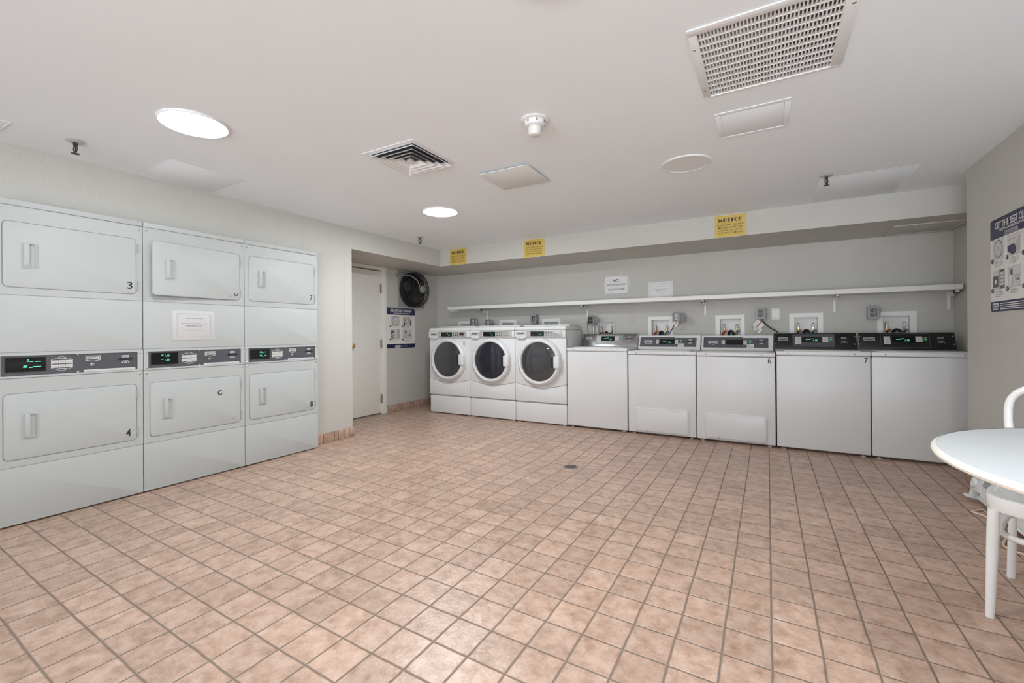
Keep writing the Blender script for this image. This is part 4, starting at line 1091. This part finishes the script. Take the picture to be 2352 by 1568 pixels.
# ------------------------------------------------------------------ floor drain
T = thing('floor_drain', 'small round metal drain in the floor tiles', 'drain', (DRX, DRY, fz(DRX, DRY)))
b = MB(); b.lathe([(.048, .0035), (.060, .003), (.062, .0)], 36); b.obj('rim', mat('worn_drain', (.26, .23, .20), .45, .5, noise=.2, nscale=60), T)
b = MB(); b.lathe([(0, .0015), (.050, .0015)], 36, m=1)
for k in range(-3, 4):
    hh = math.sqrt(.047 ** 2 - (k * .013) ** 2); b.box(k * .013 - .0028, k * .013 + .0028, -hh, hh, .0012, .0035)
b.obj('strainer', [mat('worn_drain', (.26, .23, .20), .45), BLACK], T)

# ------------------------------------------------------------------ table, chair, heater
TX, TY, TZ, TR = 1.028, 1.672, .750, .612
T = thing('round_table', 'round white table with cream edge at the right of the photo', 'table', (TX, TY, 0))
b = MB(); b.lathe([(0, TZ), (TR - .010, TZ), (TR - .006, TZ - .001), (TR - .006, TZ - .019), (0, TZ - .019)], 96); b.obj('tabletop', TABLEW, T)
b = MB(); b.lathe([(TR - .007, TZ + .0006), (TR - .002, TZ - .002), (TR + .003, TZ - .006), (TR + .0045, TZ - .011), (TR + .002, TZ - .018), (TR - .006, TZ - .022), (TR - .03, TZ - .022)], 96); b.obj('edge_band', TABLEE, T)
b = MB(); b.lathe([(.035, .05), (.035, TZ - .05), (.10, TZ - .020), (0, TZ - .020)], 32); b.obj('column', CHAIRW, T)
b = MB(); b.lathe([(0, .06), (.04, .058), (.20, .028), (.24, .012), (.24, 0), (0, 0)], 40); b.obj('base', CHAIRW, T)

# bentwood chair; local frame: +y towards the back, x to the sitter's left as seen from the front
F = Vector((.725, 2.372, 0)); Rr = Vector((.915, 2.803, 0))
bk = (Rr - F).normalized(); sd = Vector((bk.y, -bk.x, 0))     # sideways, away from the camera axis
T = thing('bentwood_chair', 'glossy white bentwood chair tucked under the round table', 'chair', (0, 0, 0))
def P(a, c, z): v = F + bk * a + sd * c; return Vector((v.x, v.y, z))
SW = .40; depth = .43
b = MB(); pts = []
for i in range(40):      # rounded seat, broader in front
    th = 2 * PI * i / 40; cx_, cy_ = math.cos(th), math.sin(th)
    e = 2 / 3.1; sx_ = math.copysign(abs(cx_) ** e, cx_); sy_ = math.copysign(abs(cy_) ** e, cy_)
    wd = (.222 - .028 * (sy_ * .5 + .5)); v = P(.165 + .205 * sy_, SW / 2 - .01 + wd * sx_, 0); pts.append((v.x, v.y))
def seatring(k, z):
    c = P(.165, SW / 2 - .01, 0)
    return [((p[0] - c.x) * k + c.x, (p[1] - c.y) * k + c.y, z) for p in pts]
t = bmesh.new(); rows = [[t.verts.new(q) for q in seatring(k, z)] for k, z in ((.93, .406), (.985, .408), (1.0, .418), (1.0, .450), (.985, .460), (.94, .462), (.88, .458))]
for a, c in zip(rows, rows[1:]):
    for i in range(40): t.faces.new((a[i], a[(i + 1) % 40], c[(i + 1) % 40], c[i]))
t.faces.new(rows[0][::-1]); bmesh.ops.recalc_face_normals(t, faces=list(t.faces)); b._merge(t, 0); b.obj('seat_rim', CHAIRW, T)
b = MB(); t = bmesh.new(); q = [[t.verts.new(p) for p in seatring(k, z)] for k, z in ((.90, .4585), (.5, .452))]
for i in range(40): t.faces.new((q[0][i], q[0][(i + 1) % 40], q[1][(i + 1) % 40], q[1][i]))
t.faces.new(q[1]); t.faces.new([t.verts.new(p) for p in seatring(.90, .445)][::-1]); bmesh.ops.recalc_face_normals(t, faces=list(t.faces)); b._merge(t, 0); b.obj('seat', SEATG, T)
for c, dc in ((0.0, 1), (SW - .02, -1)):
    b = MB(); a = [P(.0 + .012 * k, c + dc * .012 * k, .41 * k) for k in (0, .3, .6, .85, 1.0)]
    b.tube(a, [.0135, .0155, .0175, .0185, .0175], 16); b.obj('leg', CHAIRW, T)
hoop = [P(.470, .010, 0), P(.462, .016, .22), P(.452, .018, .42), P(.456, .014, .60), P(.476, .005, .70), P(.486, .012, .78), P(.494, .052, .828), P(.500, .12, .850), P(.502, .19, .856),
        P(.500, .26, .850), P(.494, .328, .828), P(.486, .368, .78), P(.476, .375, .70), P(.456, .366, .60), P(.452, .362, .42), P(.462, .364, .22), P(.470, .370, 0)]
b = MB(); b.tube(catmull(hoop, 6), .0145, 14); b.obj('back_hoop', CHAIRW, T)
inner = [P(.40, .11, .455), P(.452, .105, .60), P(.478, .125, .70), P(.486, .19, .745), P(.478, .255, .70), P(.452, .275, .60), P(.40, .27, .455)]
b = MB(); b.tube(catmull(inner, 6), .0095, 12); b.obj('inner_hoop', CHAIRW, T)
c = P(.205, SW / 2 - .01, 0); ringp = []
for i in range(36):
    th = 2 * PI * i / 36; e = .55; v = P(.228 + .208 * math.copysign(abs(math.sin(th)) ** e, math.sin(th)), SW / 2 - .01 + .178 * math.copysign(abs(math.cos(th)) ** e, math.cos(th)), .305); ringp.append(v)
b = MB(); b.tube(ringp, .0115, 12, True); b.obj('stretcher_ring', CHAIRW, T)

T = thing('baseboard_heater', 'low white portable electric heater on the floor behind the chair', 'heater', (1.158, 3.50, .0105), -PI / 2)
T.rotation_euler = (-.25, 0, -PI / 2)      # leans back against the wall
# local: x along the wall towards the camera, front at -y
b = MB()
hl = .455
sec = [(-.050, .048), (-.052, .105), (-.040, .160), (.035, .160), (.035, .048)]
t = bmesh.new(); A = [t.verts.new((-hl + .15, y, z)) for y, z in sec]; Bv = [t.verts.new((hl, y, z)) for y, z in sec]
t.faces.new(A); t.faces.new(Bv[::-1])
for i in range(5): t.faces.new((A[i], A[(i + 1) % 5], Bv[(i + 1) % 5], Bv[i]))
bmesh.ops.recalc_face_normals(t, faces=list(t.faces)); b._merge(t, 0); b.obj('housing', HEATW, T)
b = MB(); b.box(-hl + .16, hl - .02, -.056, -.042, .118, .146, .002, m=0); b.box(-hl + .16, hl - .02, -.058, -.048, .108, .116, .002, m=1); b.box(-hl + .16, hl - .02, -.056, -.040, .152, .158, .002, m=1)
b.obj('outlet_grille', [HEATG, HEATW], T)
b = MB(); b.box(-hl + .14, hl, -.058, -.03, .028, .044, .004, m=0); b.box(-hl + .15, hl - .02, -.050, -.035, .044, .056, m=1); b.obj('lower_rail', [HEATW, HEATG], T)
b = MB(); b.box(-hl, -hl + .15, -.056, .036, .060, .168, .006)
for i in range(6):
    for j in range(3): b.box(-hl + .045 + i * .016, -hl + .053 + i * .016, -.0575, -.05, .150 - j * .010, .155 - j * .010, m=1)
b.obj('control_box', [HEATW, HEATG], T)
b = MB(); b.lathe([(.030, 0), (.029, .008), (.024, .013), (0, .014)], 28, Matrix.Translation((-hl + .055, -.055, .105)) @ Matrix.Rotation(PI / 2, 4, 'X')); b.box(-hl + .051, -hl + .059, -.073, -.066, .082, .128, .003); b.obj('knob', HEATW, T)
for x in (-hl + .02, hl - .04):
    b = MB(); b.box(x - .018, x + .022, -.072, .04, 0.0, .016, .004); b.box(x - .014, x + .018, -.050, .03, .012, .066, .003); b.obj('foot', HEATW, T)
b = MB(); b.tube(catmull([(1.115, 3.50, .018), (1.118, 3.62, .008), (1.118, 3.74, .0075), (1.075, 3.700, .0075), (1.052, 3.672, .0075), (1.062, 3.650, .0075), (1.085, 3.618, .0075), (1.10, 3.50, .0075), (1.07, 3.30, .0075), (1.02, 3.15, .0075), (1.10, 3.06, .0075), (1.19, 3.05, .0075)], 8), .0058, 8)
o = b.obj('heater_cord', CORDB); tag(o, 'beige power cord looped on the floor beside the heater', 'cord')

# ------------------------------------------------------------------ camera, world, colour
f, yaw, pitch, roll = 1025.04, math.radians(29.796), math.radians(.1129), math.radians(-.4244)
fw = Vector((-math.sin(yaw) * math.cos(pitch), math.cos(yaw) * math.cos(pitch), math.sin(pitch)))
rt = Vector((math.cos(yaw), math.sin(yaw), 0)); up = rt.cross(fw)
r2 = rt * math.cos(roll) + up * math.sin(roll); u2 = -rt * math.sin(roll) + up * math.cos(roll)
cam = bpy.data.cameras.new('camera'); co = bpy.data.objects.new('camera', cam); COL.objects.link(co)
M = Matrix((r2, u2, -fw)).transposed().to_4x4(); M.translation = Vector((0, 0, 1.09))
co.matrix_world = M
cam.sensor_fit = 'HORIZONTAL'; cam.sensor_width = 36; cam.lens = f * 36 / 2352
cam.shift_y = -20.43 / 2352; cam.clip_start = .05
SC.camera = co
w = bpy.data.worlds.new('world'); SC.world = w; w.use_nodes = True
wn = w.node_tree; bg = wn.nodes['Background']          # added bright band below the horizon lifts the ceiling, softer sky above
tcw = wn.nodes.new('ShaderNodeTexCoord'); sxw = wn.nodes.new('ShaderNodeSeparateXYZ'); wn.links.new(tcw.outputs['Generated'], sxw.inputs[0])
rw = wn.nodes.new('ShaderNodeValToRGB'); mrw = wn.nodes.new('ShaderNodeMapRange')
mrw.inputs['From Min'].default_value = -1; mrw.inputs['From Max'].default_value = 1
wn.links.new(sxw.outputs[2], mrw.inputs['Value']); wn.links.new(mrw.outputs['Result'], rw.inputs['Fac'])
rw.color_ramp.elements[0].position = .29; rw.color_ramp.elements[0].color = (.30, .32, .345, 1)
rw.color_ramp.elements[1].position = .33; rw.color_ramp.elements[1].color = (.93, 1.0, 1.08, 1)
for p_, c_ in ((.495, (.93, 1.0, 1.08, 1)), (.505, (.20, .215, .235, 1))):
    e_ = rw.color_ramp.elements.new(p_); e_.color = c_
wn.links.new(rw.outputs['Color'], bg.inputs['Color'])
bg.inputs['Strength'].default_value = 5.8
vs = SC.view_settings
SC.display_settings.display_device = 'sRGB'
vs.view_transform = 'Standard'; vs.look = 'None'; vs.exposure = 0.60; vs.gamma = 1.0; vs.use_curve_mapping = False
SC.cycles.max_bounces = 10; SC.cycles.diffuse_bounces = 7; SC.cycles.glossy_bounces = 4
SC.cycles.use_denoising = True
SC.cycles.sample_clamp_indirect = 8
SC.cycles.caustics_reflective = False; SC.cycles.caustics_refractive = False
